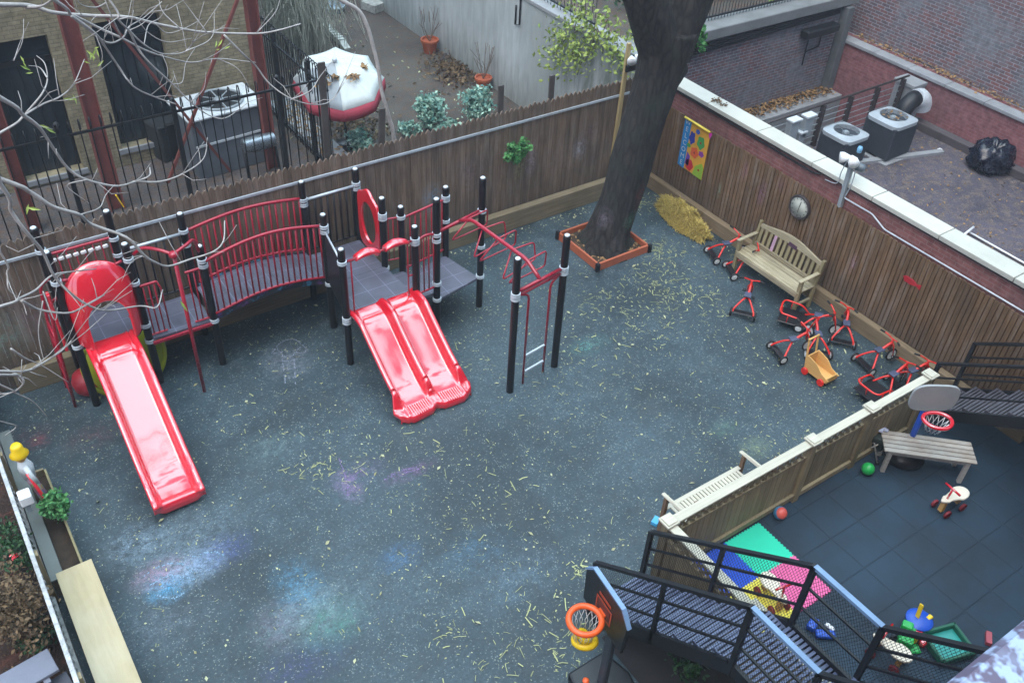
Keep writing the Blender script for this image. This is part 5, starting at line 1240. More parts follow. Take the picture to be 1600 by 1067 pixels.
chalk('purple chalk strokes in the middle of the play surface', '8a6aa0', [[(530, 716), (538, 740), (545, 768)], [(540, 755), (560, 738), (572, 732)], [(600, 750), (620, 742), (640, 737), (655, 733)], [(605, 745), (630, 735), (652, 730)], [(545, 765), (543, 775)]])
chalk('green chalk strokes on the play surface right of the ladder', '5f9a90', [[(905, 540), (915, 536), (925, 540), (918, 546), (906, 544)], [(905, 548), (925, 546)]])
chalk('blue and white chalk scribbles at the lower left', '8fb2d0', [[(225, 900), (250, 885), (280, 880), (300, 893)], [(235, 915), (265, 900), (305, 905)], [(245, 930), (270, 935), (290, 925)], [(300, 870), (330, 862), (350, 868)]])

# ------------------------------------------------------------------ straw
def strand(b, x, y_, z, L, a, wd=.008, tilt=0):
    dx, dy = math.cos(a)*L/2, math.sin(a)*L/2; nx, ny = -math.sin(a)*wd/2, math.cos(a)*wd/2; dz = tilt*L/2; k = random.uniform(-.15, .15)*L
    b.add([(x-dx-nx, y_-dy-ny, z-dz), (x-dx+nx, y_-dy+ny, z-dz), (x+nx+nx*k, y_+ny+k*ny/wd*1.5, z+.002), (x-nx, y_-ny+k*ny/wd*1.5, z+.002), (x+dx+nx, y_+dy+ny, z+dz), (x+dx-nx, y_+dy-ny, z+dz)], [(0, 1, 2, 3), (3, 2, 4, 5)])
def inside(x, y_): return not (x > 5.25 and y_ < 4.32) and not (4.38 < x < 5.3 and y_ < 4.35) and -.2 < x < 11.1 and 3.7 < y_ < 11.1 and not (8.55 < x < 9.8 and 9.3 < y_ < 10.6)
b = B(); rg = random.Random(11); cnt = 0
clusters = [(G(x, y_), s_, n_) for x, y_, s_, n_ in ((500, 735, .35, 30), (470, 720, .3, 14), (570, 735, .3, 12), (660, 700, .3, 10), (1040, 400, .5, 120), (1030, 440, .6, 80), (1060, 460, .5, 60), (1000, 500, .9, 90), (950, 470, .6, 40), (900, 560, .8, 40), (900, 960, .35, 10), (905, 890, .12, 26), (880, 1010, .4, 34), (780, 1030, .4, 26), (690, 1000, .3, 12), (830, 960, .5, 14), (740, 740, .8, 25), (400, 640, .8, 20), (1100, 470, .5, 40), (740, 560, .6, 18), (1035, 300, .25, 120), (1000, 320, .25, 50), (1130, 360, .2, 20))]
def put(bb, x, y_, L, w_):
    if inside(x, y_): strand(bb, x, y_, .010+rg.random()*.006, L, rg.uniform(0, 3.14), w_)
for c, s_, n_ in clusters:
    for _ in range(n_): put(b, rg.gauss(c.x, s_*.5), rg.gauss(c.y, s_*.5), min(.17, rg.lognormvariate(-2.9, .55)), rg.uniform(.004, .014))
for _ in range(4200):
    x, y_ = rg.uniform(-.2, 11), rg.uniform(3.7, 11)
    pn = .5+.5*math.sin(x*1.7+1.1*math.sin(y_*1.3))*math.sin(y_*1.9+x*.6)
    if rg.random() < (.25+.75*(x > 3.0))*(.25+.75*pn): put(b, x, y_, min(.12, rg.lognormvariate(-3.5, .55)), rg.uniform(.003, .011))
tag(b.build('scattered_straw', STRAWP), 'pale straw strands scattered over the dark play surface', 'straw', kind='stuff')
b = B()
for _ in range(1500):
    x, y_ = rg.uniform(-.2, 11), rg.uniform(3.7, 11)
    if inside(x, y_): b.leaf((x, y_, .012), rg.uniform(.010, .034), (rg.gauss(0, .15), rg.gauss(0, .15), 1), .7)
for _ in range(170):
    x, y_ = rg.uniform(-.1, 11), rg.uniform(3.9, 11)
    if inside(x, y_): b.leaf((x, y_, .018), rg.uniform(.03, .075), (rg.gauss(0, .3), rg.gauss(0, .3), 1), rg.uniform(.25, .7))
for _ in range(420):    # drift against the kerbs and the divider
    k = rg.randrange(3); t = rg.random()
    x, y_ = ((rg.uniform(6.5, 11), 11.1-abs(rg.gauss(0, .12))), (11.08-abs(rg.gauss(0, .12)), rg.uniform(4.5, 11)), (rg.uniform(5.4, 10), 4.34+abs(rg.gauss(0, .1))))[k]
    b.leaf((x, y_, .014), rg.uniform(.015, .05), (rg.gauss(0, .3), rg.gauss(0, .3), 1), rg.uniform(.3, .7))
tag(b.build('leaf_crumbs', LPALE), 'small pale crumbs and leaf bits scattered over the play surface', 'leaves', kind='stuff')
b = B(); pa, pc = Vector((11.08, 10.45, 0)), Vector((10.93, 9.15, 0))
def pile(t, u):
    w_ = .13+.13*math.sin(math.pi*min(1, t*1.05)); return w_, .27*math.sin(math.pi*(.10+.82*t))**.7*(1-abs(u)**2.2)*(1+.18*math.sin(t*23)+.12*math.sin(t*41+u*5))
for _ in range(6500):
    t = rg.random(); u = rg.uniform(-1.05, 1.05); w_, h_ = pile(t, u)
    c = pa+(pc-pa)*t; x = min(c.x-.10+u*w_, 11.14)
    strand(b, x, c.y+rg.gauss(0, .03), max(0, h_)*rg.uniform(.85, 1.08)+.014+.02*rg.random(), rg.uniform(.05, .15), rg.gauss(1.4, .8), rg.uniform(.005, .010), rg.gauss(0, .4))
sec = []
for i in range(25):
    t = i/24; c = pa+(pc-pa)*t; w_, _h = pile(t, 0); sec.append([Vector((c.x-.10+u*w_, c.y, .006+max(0, pile(t, u)[1])*.82)) for u in (-1, -.8, -.6, -.3, 0, .3, .6, .8, 1)])
b.sweep(sec); tag(b.build('straw_pile', STRAWM), 'heap of golden straw against the kerb board behind the tree', 'straw', kind='stuff')

# ------------------------------------------------------------------ things on the fences
bn = T('welcome_banner', 'colourful flower banner with blue WELCOME strip hanging on the side fence', 'banner', (11.25, 10.2, 1.7))
Y0, Y1, Z0, Z1 = 10.50, 9.87, .77, 1.68
def flat(name, pts, colr, x=11.24, par=bn, m_=None, th=.0012):
    b = B(); b.prism([(-y_, z) for y_, z in pts], (x, 0, 0), (0, -1, 0), (0, 0, 1), -th); return b.build(name, m_ or mat('cloth_'+colr, colr, .85, .08, 6, 90), par)
S_ = lambda u, v: (Y0+(Y1-Y0)*u, Z0+(Z1-Z0)*v)
def blob(cu, cv, ru, rv_, k=14, wob=.0, ph=0): return [S_(cu+ru*math.cos(2*math.pi*i/k)*(1+wob*math.cos(5*2*math.pi*i/k+ph)), cv+rv_*math.sin(2*math.pi*i/k)*(1+wob*math.cos(5*2*math.pi*i/k+ph))) for i in range(k)]
flat('cloth', [S_(0, 0), S_(1, -.03), S_(1, 1), S_(0, 1)], 'e0a83a', 11.245, th=.006)
flat('letter_strip', [S_(0, -.0), S_(.26, -.02), S_(.26, 1), S_(0, 1.01)], '1f86c4', 11.2405)
flat('green_patch', [S_(.62, -.02), S_(1, -.03), S_(1, .22), S_(.9, .3), S_(.68, .17)], '8fb53a')
flat('red_flower', blob(.45, .12, .15, .12, 15, .12), 'cc2a3a'); flat('purple_stripe', [S_(.27, .1), S_(.42, .08), S_(.42, .3), S_(.3, .36)], '6a35a8')
flat('orange_flower', blob(.56, .42, .15, .11, 20, .12), 'e2622e'); flat('green_flower', blob(.73, .68, .14, .13, 20, .12, 1), '3f9a4c'); flat('blue_flower', blob(.38, .68, .11, .13, 20, .15, 2), '23389c'); flat('small_blue_flower', blob(.55, .86, .08, .05, 14, .1), '2b55b0')
flat('purple_flower', blob(.82, .47, .1, .06, 14, .2), '8a3f9a'); flat('leaf_shape', blob(.3, .5, .08, .04, 12), '4aa04c')
for (u, v) in ((.56, .42), (.73, .68), (.83, .13)): flat('flower_centre', blob(u, v, .035, .025, 10), 'a03024', 11.237)
flat('pink_ribbon', [S_(.94, 1), S_(1.08, .98), S_(1.02, .86), S_(.97, .9)], 'd83ab0', 11.237)
b = B(); b.tube([(11.22, Y0, Z1+.01), (11.22, Y1, Z1+.0)], .02, 8); b.build('rod_sleeve', mat('cloth_yellow', 'e6cf52', .8), bn)
for i, ch in enumerate('WELCOME'):
    cu = bpy.data.curves.new('letter', 'FONT'); cu.body = ch; cu.size = .13; cu.extrude = .0006; cu.align_x = 'CENTER'; cu.align_y = 'CENTER'
    lo = bpy.data.objects.new('letter', cu); COL.objects.link(lo); lo.data.materials.append(CAPM); yy, zz = S_(.13, .93-i*.142)
    bn_o = WL[bn.name]; lo.parent = bn; lo.matrix_local = Matrix.Translation(Vector((11.2385, yy, zz))-bn_o)@Matrix(((0, 0, -1, 0), (-1, 0, 0, 0), (0, 1, 0, 0), (0, 0, 0, 1)))
ck = T('wall_clock', 'round wall clock with dark frame hanging on the side fence above the bench', 'clock', (11.24, 7.74, 1.33))
mX = Vector((-1, 0, 0)).to_track_quat('Z', 'Y').to_matrix(); cc = Vector((11.27, 7.74, 1.33))
B().lathe(cc, [(.205, 0), (.21, .03), (.20, .05), (.18, .052), (.172, .035)], 36, m=mX, caps=False).build('frame', mat('clock_frame', '3a3436', .4), ck, sharp=50)
B().lathe(cc, [(.175, .028), (.175, .034)], 36, m=mX).build('dial', mat('clock_dial', 'b9beb4', .6, .05, 3), ck)
b = B(); b.bar((11.232, 7.74, 1.33), (11.232, 7.725, 1.44), .012, .003, up=(1, 0, 0)); b.bar((11.231, 7.74, 1.33), (11.231, 7.745, 1.24), .008, .003, up=(1, 0, 0)); b.build('hands', BLK, ck)
b = B()
for k in range(12):
    a = k*math.pi/6; b.box((11.233, 7.74+.145*math.sin(a), 1.33+.145*math.cos(a)), (.002, .008 if k % 3 else .014, .025), m=Matrix.Rotation(-a, 3, 'X'))
b.build('hour_marks', BLK, ck)
rt = T('toy_fish_plaque', 'small red wooden fish-shaped plaque on the side fence', 'plaque', (11.25, 5.57, 1.2))
p1, p2 = PX(1411, 433, 11.26), PX(1436, 449, 11.26); c = (p1+p2)/2
b = B(); b.prism([(-.15, .02), (-.1, .05), (.02, .045), (.1, .01), (.16, .04), (.16, -.05), (.1, -.02), (0, -.05), (-.11, -.045)], (11.262, c.y, c.z), (0, -1, 0), (0, 0, 1), -.02); b.build('body', mat('fish_red', 'a8202c', .5), rt, bev=.004)
def bush(name, label, cat, c, rad, n, size, m_, stems=6, base=None, up=.6, shell=.5):
    t = T(name, label, cat, base or (c[0], c[1], 0)); b = B(); cl_ = []
    for i in range(max(5, n//34)):
        d = Vector((random.gauss(0, 1), random.gauss(0, 1), random.gauss(0, 1))).normalized()*random.uniform(shell, 1)
        cl_.append(Vector((c[0]+d.x*rad[0], c[1]+d.y*rad[1], c[2]+d.z*rad[2])))
    mr = min(rad)*.42
    for i in range(n):
        q_ = random.choice(cl_); b.leaf((q_.x+random.gauss(0, mr*.55), q_.y+random.gauss(0, mr*.55), max(.01, q_.z+random.gauss(0, mr*.55))), size, up=up)
    b.build('foliage', m_, t)
    b = B(); bs = Vector(base or (c[0], c[1], 0))
    for q_ in cl_[:stems]: b.tube([bs, (bs+q_)/2+Vector((random.gauss(0, .03), random.gauss(0, .03), .03)), q_], [.012, .008, .004], 5)
    b.build('stem', TWIGD, t); return t
bush('wall_plant', 'round bushy green plant hanging on the back picket fence', 'plant', (8.10, 11.12, 1.55), (.24, .13, .18), 800, .085, LGREEN, base=(8.12, 11.33, 1.4), shell=.15)

# ------------------------------------------------------------------ left edge: planter, box bench, scarecrow, neighbour's yard
bx = T('plywood_bench_box', 'long bench box topped with pale plywood along the left edge', 'bench box', (-.15, 6.5, 0))
B().b2(-.33, .045, 5.62, 7.55, .42, .44).build('plywood_top', PLY, bx, bev=.003)
B().b2(-.33, .05, 3.2, 5.61, .425, .447).build('plywood_top', PLY, bx, bev=.003)
B().b2(-.31, .03, 3.3, 7.52, 0, .42).build('box_side', KERBY, bx)
pt = T('raised_planter', 'narrow timber planter with soil and dark slot in front of the plywood bench', 'planter', (-.2, 8.5, 0))
B().b2(-.07, -.045, 7.6, 9.3, 0, .3).build('front_board', TEAKZ, pt, bev=.004); B().b2(-.40, -.26, 7.58, 10.2, .28, .31).build('grey_plank', mat('slate_plank', '6f7674', .7, .15, 3, col2='5a605c'), pt, bev=.004)
B().b2(-.26, -.07, 7.6, 9.3, 0, .2).build('soil', SOIL, pt); B().b2(-.40, -.07, 9.3, 9.33, 0, .3).build('end_board', KERBW, pt); B().b2(-.39, -.27, 7.6, 10.2, 0, .275).build('back_board', KERBY, pt)
p = G(88, 790, .45); bush('leafy_plant', 'bright green leafy plant growing in the raised planter at the left', 'plant', (p.x, p.y, .5), (.17, .2, .13), 620, .065, LGREEN, base=(p.x, p.y, .2))
p = G(40, 778, .95); o = T('white_post_lantern', 'square white plastic lamp box on the left lattice fence', 'lamp', (p.x, p.y, .8)); b = B(); b.box((p.x, p.y, .96), (.13, .15, .13), 0); b.build('housing', WHITE, o, bev=.015, seg=2); b = B(); b.box((p.x-.01, p.y, .82), (.05, .05, .16)); b.build('bracket', GREYP, o)
sc_ = T('scarecrow_doll', 'cloth scarecrow doll with yellow hat and patterned trousers leaning on the left lattice fence', 'doll', (-.3, 9.4, 0))
ph = G(28, 705, 1.05)
hx_, hy_ = ph.x, ph.y
b = B(); b.lathe((hx_, hy_, 1.05), [(.10, -.05), (.105, -.045), (.07, -.01), (.065, .07), (.05, .1), (.01, .105)], 18); b.build('hat', YEL, sc_)
b = B(); b.sphere((hx_, hy_, .96), .062, 14, 10, (1, 1, 1.1)); b.build('head', BIRCH, sc_)
b = B(); b.tube([(hx_, hy_, .9), (hx_+.01, hy_, .8), (hx_+.01, hy_, .62)], [.05, .085, .07], 12)
for s_ in (-1, 1): b.tube([(hx_, hy_+.07*s_, .86), (hx_+.03, hy_+.14*s_, .75), (hx_+.06, hy_+.15*s_, .63)], [.035, .032, .028], 8)
b.build('white_shirt', CAPM, sc_)
q = N('patterned_cloth'); vo = q.n('TexVoronoi'); vo.inputs['Scale'].default_value = 22; q.l(q.wcoord((1, 1, .5)), vo.inputs['Vector']); hs = q.n('HueSaturation'); hs.inputs['Saturation'].default_value = .8; q.l(q.mix(.55, vo.outputs['Color'], lin('8a4a28')), hs.inputs['Color']); hs.inputs['Value'].default_value = .6; q.l(hs.outputs[0], q.b.inputs['Base Color']); q.b.inputs['Roughness'].default_value = .9
for s_ in (-1, 1): b = B(); b.tube([(hx_+.01, hy_+.04*s_, .64), (hx_+.05, hy_+.05*s_-.02, .4), (hx_+.09, hy_+.06*s_-.06, .1)], [.05, .045, .05], 10); b.build('trouser_leg', q.m, sc_)
b = B(); b.tube([(hx_, hy_-.13, .8), (hx_+.06, hy_-.2, .45), (hx_+.1, hy_-.25, .2)], .02, 8); b.build('red_scarf', RED, sc_)
# neighbour's yard
p = G(22, 935, .7); bush('dry_shrub', 'tall brown dry shrub in the neighbouring yard at the left', 'shrub', (p.x-.05, p.y, .6), (.3, .5, .45), 3400, .05, LBROWN, shell=.3)
p = G(25, 850, .3); bush('dark_shrub', 'dark green low shrub with a red flower in the neighbouring yard', 'shrub', (p.x-.05, p.y, .3), (.2, .35, .22), 900, .05, LDARK)
p = G(60, 1010, .2); bush('dark_shrub', 'dark green creeping shrub behind the grey table in the neighbouring yard', 'shrub', (p.x, p.y+.25, .2), (.2, .4, .15), 900, .05, LDARK)
p = G(24, 874, .5); b = B()
for i in range(8): b.leaf((p.x+random.gauss(0, .015), p.y+random.gauss(0, .015), .55+random.gauss(0, .015)), .05)
tag(b.build('red_rose', RED), 'single red flower in the neighbouring yard', 'flower')
p1 = G(75, 1015, .45); gt = T('grey_garden_table', 'grey slab-topped garden table at the lower left corner', 'table', (-1.1, 5.6, 0))
SLATE = mat('table_grey', '6e7382', .6, .1, 4)
b = B(); b.box((p1.x-.6, p1.y-.22, .46), (1.25, .30, .04), .12); b.build('tabletop', SLATE, gt, bev=.005); b = B(); b.box((p1.x-.55, p1.y-.42, .3), (1.3, .22, .05), .12); b.build('lower_shelf', mat('shelf_grey', '474c58', .6), gt, bev=.005)
for dx in (-1.1, -.1): b = B(); b.box((p1.x+dx, p1.y-.25+dx*.1, .22), (.06, .2, .44), .12); b.build('leg', SLATE, gt)
drift('dead leaves on the soil of the neighbouring yard', 700, lambda: (random.uniform(-2.5, -.55), random.uniform(4.5, 10), .012+random.random()*.02), LBROWN, .035)

# ------------------------------------------------------------------ back garden beyond the picket fence
sw = T('stucco_wall', 'pale grey stuccoed garden wall with dark stains beyond the picket fence', 'wall', (11.05, 15, 0))
B().b2(10.96, 11.3, 11.45, 30, -.1, 2.28).build('wall', STUCCO, sw)
b = B(); b.b2(10.93, 11.34, 11.45, 30, 2.28, 2.36); b.build('coping', CONC, sw, bev=.01)
b = B(); b.tube([(10.93, 15.2, 3.0), (10.93, 15.2, 1.75), (10.93, 15.35, 1.7), (10.93, 15.35, 2.1)], .02, 6); b.build('drain_pipe', IRON, sw)
def pot(label, px, py, r_):
    p = G(px, py, .1); t = T('terracotta_pot', label, 'flower pot', (p.x, p.y, 0), 'terracotta pots along the stucco wall')
    x, y_ = min(p.x, 10.9-r_), p.y
    B().lathe((x, y_, 0), [(r_*.7, 0), (r_*.95, r_*1.3), (r_*1.08, r_*1.32), (r_*1.08, r_*1.6), (r_*.9, r_*1.6), (r_*.85, r_*1.35)], 20).build('pot', TERRA, t, sharp=50)
    b = B(); rg_ = random.Random(int(px))
    for i in range(9):
        a = rg_.uniform(0, 6.3); e = Vector((x+.22*math.cos(a), y_+.22*math.sin(a), r_*1.6+rg_.uniform(.3, .75))); b.tube(spline([(x, y_, r_*1.3), ((x+e.x)/2+rg_.gauss(0, .03), (y_+e.y)/2, r_*1.6+.2), e], 4), .006, 4)
        b.tube([e*.6+Vector((x, y_, r_*1.6))*.4, e+Vector((rg_.gauss(0, .1), rg_.gauss(0, .1), .02))], .004, 4)
    b.build('bare_stems', TWIGD, t)
pot('terracotta pot with bare stems farther away along the stucco wall', 674, 75, .2); pot('terracotta pot with bare twiggy plant close behind the blue-green bushes', 760, 132, .18)
b = B(); p1, p2 = G(700, 62, .3), G(706, 92, 0); b.bar((p1.x, p1.y, .45), (p2.x, p2.y, .02), .1, .02); b.bar(G(688, 95, .1), G(697, 84, .2), .06, .02); tag(b.build('wood_scrap', mat('rotten_wood', '3a3230', .9, .3)), 'dark broken boards leaning beside the farther terracotta pot', 'wood scraps')
def mound(n, px, py, s_, label):
    c = G(px, py); b = B()
    for i in range(n): b.leaf((c.x+random.gauss(0, s_), c.y+random.gauss(0, s_*1.5), .02+abs(random.gauss(0, .05))), .09, up=1)
    tag(b.build('dead_leaves', LBROWN), label, 'leaves', kind='stuff')
mound(700, 712, 112, .35, 'brown dead leaves and plants in the bed beside the stucco wall')
mound(500, 560, 205, .3, 'orange brown fallen leaves under the patio umbrella')
drift('yellow fallen leaves dotted over the bare garden earth', 320, lambda: (random.uniform(6, 10.8), random.uniform(12, 22), .012), LPALE, .07)
for (px, py, z, r_, n_, lab) in ((672, 172, .42, (.30, .3, .32), 1300, 'large blue-green leafy bush behind the picket fence, left of the pair'), (745, 160, .5, (.30, .3, .36), 1300, 'large blue-green leafy bush close to the stucco wall'),
                                 (640, 200, .2, (.22, .2, .14), 420, 'low blue-green plant in front of the larger bushes'), (706, 200, .2, (.5, .2, .12), 800, 'wide low blue-green ground plant just behind the fence'), (560, 218, .3, (.25, .3, .22), 600, 'small blue-green plant with yellow tips under the patio umbrella')):
    p = G(px, py, z); bush('leafy_bush', lab, 'bush', (p.x, max(p.y, 11.75), z), r_, n_, .085, LBLUE, shell=.4)
p = G(700, 205, .1); 
# vine hanging over the stucco wall
vn = T('vine', 'yellow-green creeper hanging over the end of the stucco wall left of the tree', 'vine', (10.95, 12.6, 2.3)); b = B(); rg_ = random.Random(4)
cls = [PX(px, py, 10.9) for px, py in ((885, 45), (905, 25), (930, 40), (950, 60), (900, 70), (875, 70), (910, 95), (965, 70), (950, 30), (925, 70), (895, 90), (970, 95), (915, 10), (985, 60), (870, 95))]
for i in range(1100):
    c = rg_.choice(cls); b.leaf((c.x-abs(rg_.gauss(0, .14)), c.y+rg_.gauss(0, .2), c.z+rg_.gauss(0, .15)), .085)
b.build('foliage', LYEL, vn); b = B()
for i in range(9):
    c = cls[i]; b.tube(spline([(11.1, 12.4+i*.1, 2.4), (10.95, (12.5+c.y)/2, 2.42), c, c+Vector((-.05, .05, -.3))], 4), .01, 5)
b.build('stem', TWIGD, vn)
p = PY(1093, 62, 12.1); bush('wall_sprig', 'small bright green sprig growing on the wall right of the tree', 'plant', (p.x, 12.05, p.z), (.14, .1, .24), 420, .09, LGREEN, base=(p.x, 12.15, p.z-.3))
p = PY(1218, 8, 12.55); bush('wall_sprig', 'small green weed growing through the iron railing at the top edge', 'plant', (p.x, 12.7, p.z), (.16, .1, .14), 160, .08, LYEL, base=(p.x, 12.7, 2.1))
p = PX(1122, 158, 11.5); b = B()
for i in range(60): b.leaf((11.5+random.gauss(0, .04), p.y+random.gauss(0, .1), 2.09+abs(random.gauss(0, .02))), .05)
tag(b.build('leaf_clump', LBROWN), 'small tuft of dead leaves on the stone coping near the tree', 'leaves', kind='stuff')
# dark hedge backdrop beyond the terrace railing
bush('hedge', 'dark leafless undergrowth behind the iron railing at the top', 'hedge', (14.5, 14.3, 2.6), (3.2, .8, .8), 3800, .1, LDARK, stems=14, shell=.2)

# patio umbrella
um = T('patio_umbrella', 'white patio umbrella with red valance and dead leaves on it', 'umbrella', (6.86, 15.2, 0))
UX, UY = 6.86, 15.2; ap = Vector((UX-.06, UY+.0, 1.80)); Rm = .84; zr = 1.47
UMW = mat('umbrella_canvas', 'c4ccca', .8, .1, 3, 60); UMG = mat('umbrella_grey', '9aa3a8', .8, .1, 3, 60)
tiltv = Vector((0.1, -.10, 0)); 
rimp = [Vector((UX+Rm*math.cos(a), UY+Rm*math.sin(a), zr+.24*math.sin(a)+.07*math.cos(a))) for a in [math.pi/8+i*math.pi/4 for i in range(8)]]
for i in range(8):
    p1, p2 = rimp[i], rimp[(i+1) % 8]; secs = []
    for j in range(7):
        t = j/6; row = []
        for k in range(7):
            u = k/6; e = p1.lerp(p2, u); q_ = ap.lerp(e, t); q_.z += .04*math.sin(math.pi*t)-.025*math.sin(math.pi*u)*t*t; q_ += (Vector((UX, UY, q_.z))-q_)*.03*math.sin(math.pi*u)*t; row.append(q_)
        secs.append(row)
    o = B().sweep(secs).build('canopy_panel', UMG if i in (4, 3) else UMW, um, solid=.004)
    vl = []
    for dz in (0, -.11, -.21): vl.append([q_+Vector((0, 0, dz-.03*math.sin(math.pi*k/6)*(dz < 0)))+(q_-Vector((UX, UY, q_.z)))*(.02*(dz < 0)) for k, q_ in enumerate(secs[-1])])
    B().sweep(vl).build('valance', mat('valance_red', 'a03c4c', .85) if 'valance_red' not in bpy.data.materials else bpy.data.materials['valance_red'], um, solid=.004)
b = B(); b.tube([(UX+.05, UY-.1, 0), (UX-.05, UY, 1.78)], .022, 8); b.build('pole', IRON, um); b = B(); b.sphere((ap.x, ap.y, 1.83), .05, 10, 8, (1, 1, 1)); b.build('finial', STEEL, um); b = B(); b.lathe((UX+.05, UY+.1, 0), [(.22, 0), (.22, .05), (.05, .09)], 18); b.build('base', BLK, um)
b = B(); rg_ = random.Random(9)
for i in range(90):
    c, s_ = rg_.choice([((UX+.1, UY-.38, 1.63), .07), ((UX+.45, UY-.1, 1.65), .05), ((UX-.48, UY-.28, 1.58), .07), ((UX-.2, UY-.3, 1.66), .04)]); b.leaf((rg_.gauss(c[0], s_), rg_.gauss(c[1], s_), c[2]+rg_.gauss(0, .015)), .1, (rg_.gauss(0, .3), rg_.gauss(0, .3), 1))
tag(b.build('fallen_leaves', LDRY), 'clusters of tan dead leaves lying on the patio umbrella', 'leaves', kind='stuff')
# white downspout on the ground, debris
dw = T('white_downspout', 'white corrugated downspout piece lying on the bare garden earth', 'pipe', (8.5, 17.8, 0))
p1, p2, p3 = G(484, 20, .12), G(534, 66, .12), G(541, 76, .06); b = B(); b.bar((p1.x, p1.y, .14), (p2.x, p2.y, .12), .16, .12); b.bar((p2.x, p2.y, .12), (p3.x, p3.y-.05, .03), .16, .12)
for i in range(14): t = i/13; q_ = p1.lerp(p2, t); b.bar((q_.x, q_.y, .135), ((q_+(p2-p1).normalized()*.04).x, (q_+(p2-p1).normalized()*.04).y, .135), .18, .14)
b.build('pipe', mat('dirty_white', 'b9bfb8', .6, .25, 10, 60), dw)
p = G(520, 12, .1); b = B(); b.lathe((p.x, p.y, 0), [(.25, 0), (.32, .16), (.30, .16), (.24, .03)], 22); tag(b.build('garden_basin', mat('basin_blue', '8fa3ae', .5), sharp=50), 'pale blue basin on the ground at the top of the garden', 'basin')
p = G(590, 8, .1); b = B(); b.box((p.x, p.y, .12), (.7, .5, .2), .3); b.box((p.x+.5, p.y-.3, .1), (.3, .3, .18), .7); tag(b.build('rubble_heap', mat('rubble', 'a3a7a2', .9, .4, 12, 60)), 'pale rubble heap at the top edge of the garden beside the stucco wall', 'rubble')
# sapling leaning in front of the garden, and loose boards
b = B(); pts = [PY(px, py, Y_) for px, py, Y_ in ((617, 232, 11.6), (607, 180, 11.62), (597, 146, 11.65), (591, 107, 11.7), (583, 73, 11.75), (574, 42, 11.8), (560, 17, 11.85), (532, 0, 11.9), (490, -30, 12))]; pts = [Vector((pts[0].x, 11.58, 0))]+pts
b.tube(spline(pts, 6), [.035]*10+[.03]*(len(spline(pts, 6))-10), 8); tag(b.build('sapling', TWIG), 'slender grey leaning sapling trunk just behind the picket fence', 'sapling')
for i, (a, c, lab) in enumerate((((502, 98), (508, 262), 'tall grey weathered post standing behind the fence in front of the umbrella'), ((597, 170), (583, 240), 'grey weathered post leaning behind the fence right of the umbrella'), ((783, 134), (783, 172), 'short dark post behind the fence by the blue-green bushes'), ((863, 118), (863, 152), 'short dark post behind the fence at the foot of the stucco wall'))):
    Y_ = 11.5+.12*(i == 0); t_ = PY(a[0], a[1], Y_); s_ = PY(c[0], c[1], Y_); b = B(); b.bar((s_.x, Y_, 0), (t_.x, Y_, t_.z), .1, .03, up=(0, 1, 0)); tag(b.build('weathered_post', mat('weathered_post_wood', '4a4643', .85, .2, 5, 50) if i == 0 else bpy.data.materials['weathered_post_wood']), lab, 'post', 'weathered posts behind the picket fence')
# wispy shrub at the corner of the building
ws = T('wispy_shrub', 'pale grey leafless wispy shrub beside the buff brick house', 'shrub', (8.2, 17.5, 0)); rg_ = random.Random(21); b = B(); c = G(468, 75, 0)
for i in range(420):
    a = rg_.uniform(0, 6.3); r_ = rg_.uniform(.1, 1.0); h_ = rg_.uniform(.9, 2.1); s_ = Vector((c.x+rg_.gauss(0, .35), c.y+rg_.gauss(0, .5), 0)); e = s_+Vector((math.cos(a)*r_*.6, math.sin(a)*r_, h_*.7)); 
    b.tube(spline([s_, s_+Vector((0, 0, h_*.6)), (s_+e)/2+Vector((0, 0, h_*.75)), e, e+Vector((math.cos(a)*.15, math.sin(a)*.15, -.35))], 3), .008, 3, caps=False)
b.build('stems', mat('grey_stem', 'a9aa9c', .8, .2, 8), ws)

# ------------------------------------------------------------------ buff brick house with dark openings, red steel posts, iron fence
hb = T('brick_house', 'buff brick house with dark openings behind the red steel posts at the upper left', 'building', (2, 16.6, 0)); HY = 16.6
def wall_holes(b, x0, x1, z0, z1, holes, y0, y1):
    xs = sorted({x0, x1}|{h[0] for h in holes}|{h[1] for h in holes}); zs = sorted({z0, z1}|{h[2] for h in holes}|{h[3] for h in holes})
    for i in range(len(xs)-1):
        for j in range(len(zs)-1):
            mx, mz = (xs[i]+xs[i+1])/2, (zs[j]+zs[j+1])/2
            if not any(h[0] < mx < h[1] and h[2] < mz < h[3] for h in holes): b.b2(xs[i], xs[i+1], y0, y1, zs[j], zs[j+1])
def win(l, t_, r_, bt_): 
    pass
w1 = (PY(12, 180, HY).x-.05, PY(100, 150, HY).x, PY(100, 270, HY).z, PY(100, 50, HY).z)
w2 = (PY(160, 110, HY).x, PY(262, 90, HY).x, .35, PY(200, 28, HY).z)
wx = PY(415, 140, HY).x
w0 = (-1.6, PY(0, 180, HY).x-.35, w1[2], w1[3])
HL = [w0, w1, w2]
b = B(); wall_holes(b, -6, wx, 0, 9, HL, HY, HY+.3); b.b2(wx-.3, wx, HY+.3, HY+6, 0, 9); b.build('wall', BRKYEL, hb)
for (x0, x1, z0, z1) in HL:
    f = B(); f.b2(x0, x1, HY+.2, HY+.24, z0, z1); f = f.build('window', GLASSD, hb)
    s_ = B(); s_.b2(x0-.06, x1+.06, HY-.05, HY+.0, z0-.09, z0); s_.build('sill', CONC, f)
    s_ = B(); x_ = x0+.1
    while x_ < x1: s_.b2(x_, x_+.012, HY+.18, HY+.195, z0, z0+(z1-z0)*.8); x_ += .17
    s_.b2(x0, x1, HY+.16, HY+.19, z0+(z1-z0)*.8, z0+(z1-z0)*.84); s_.build('bars', IRON, f)
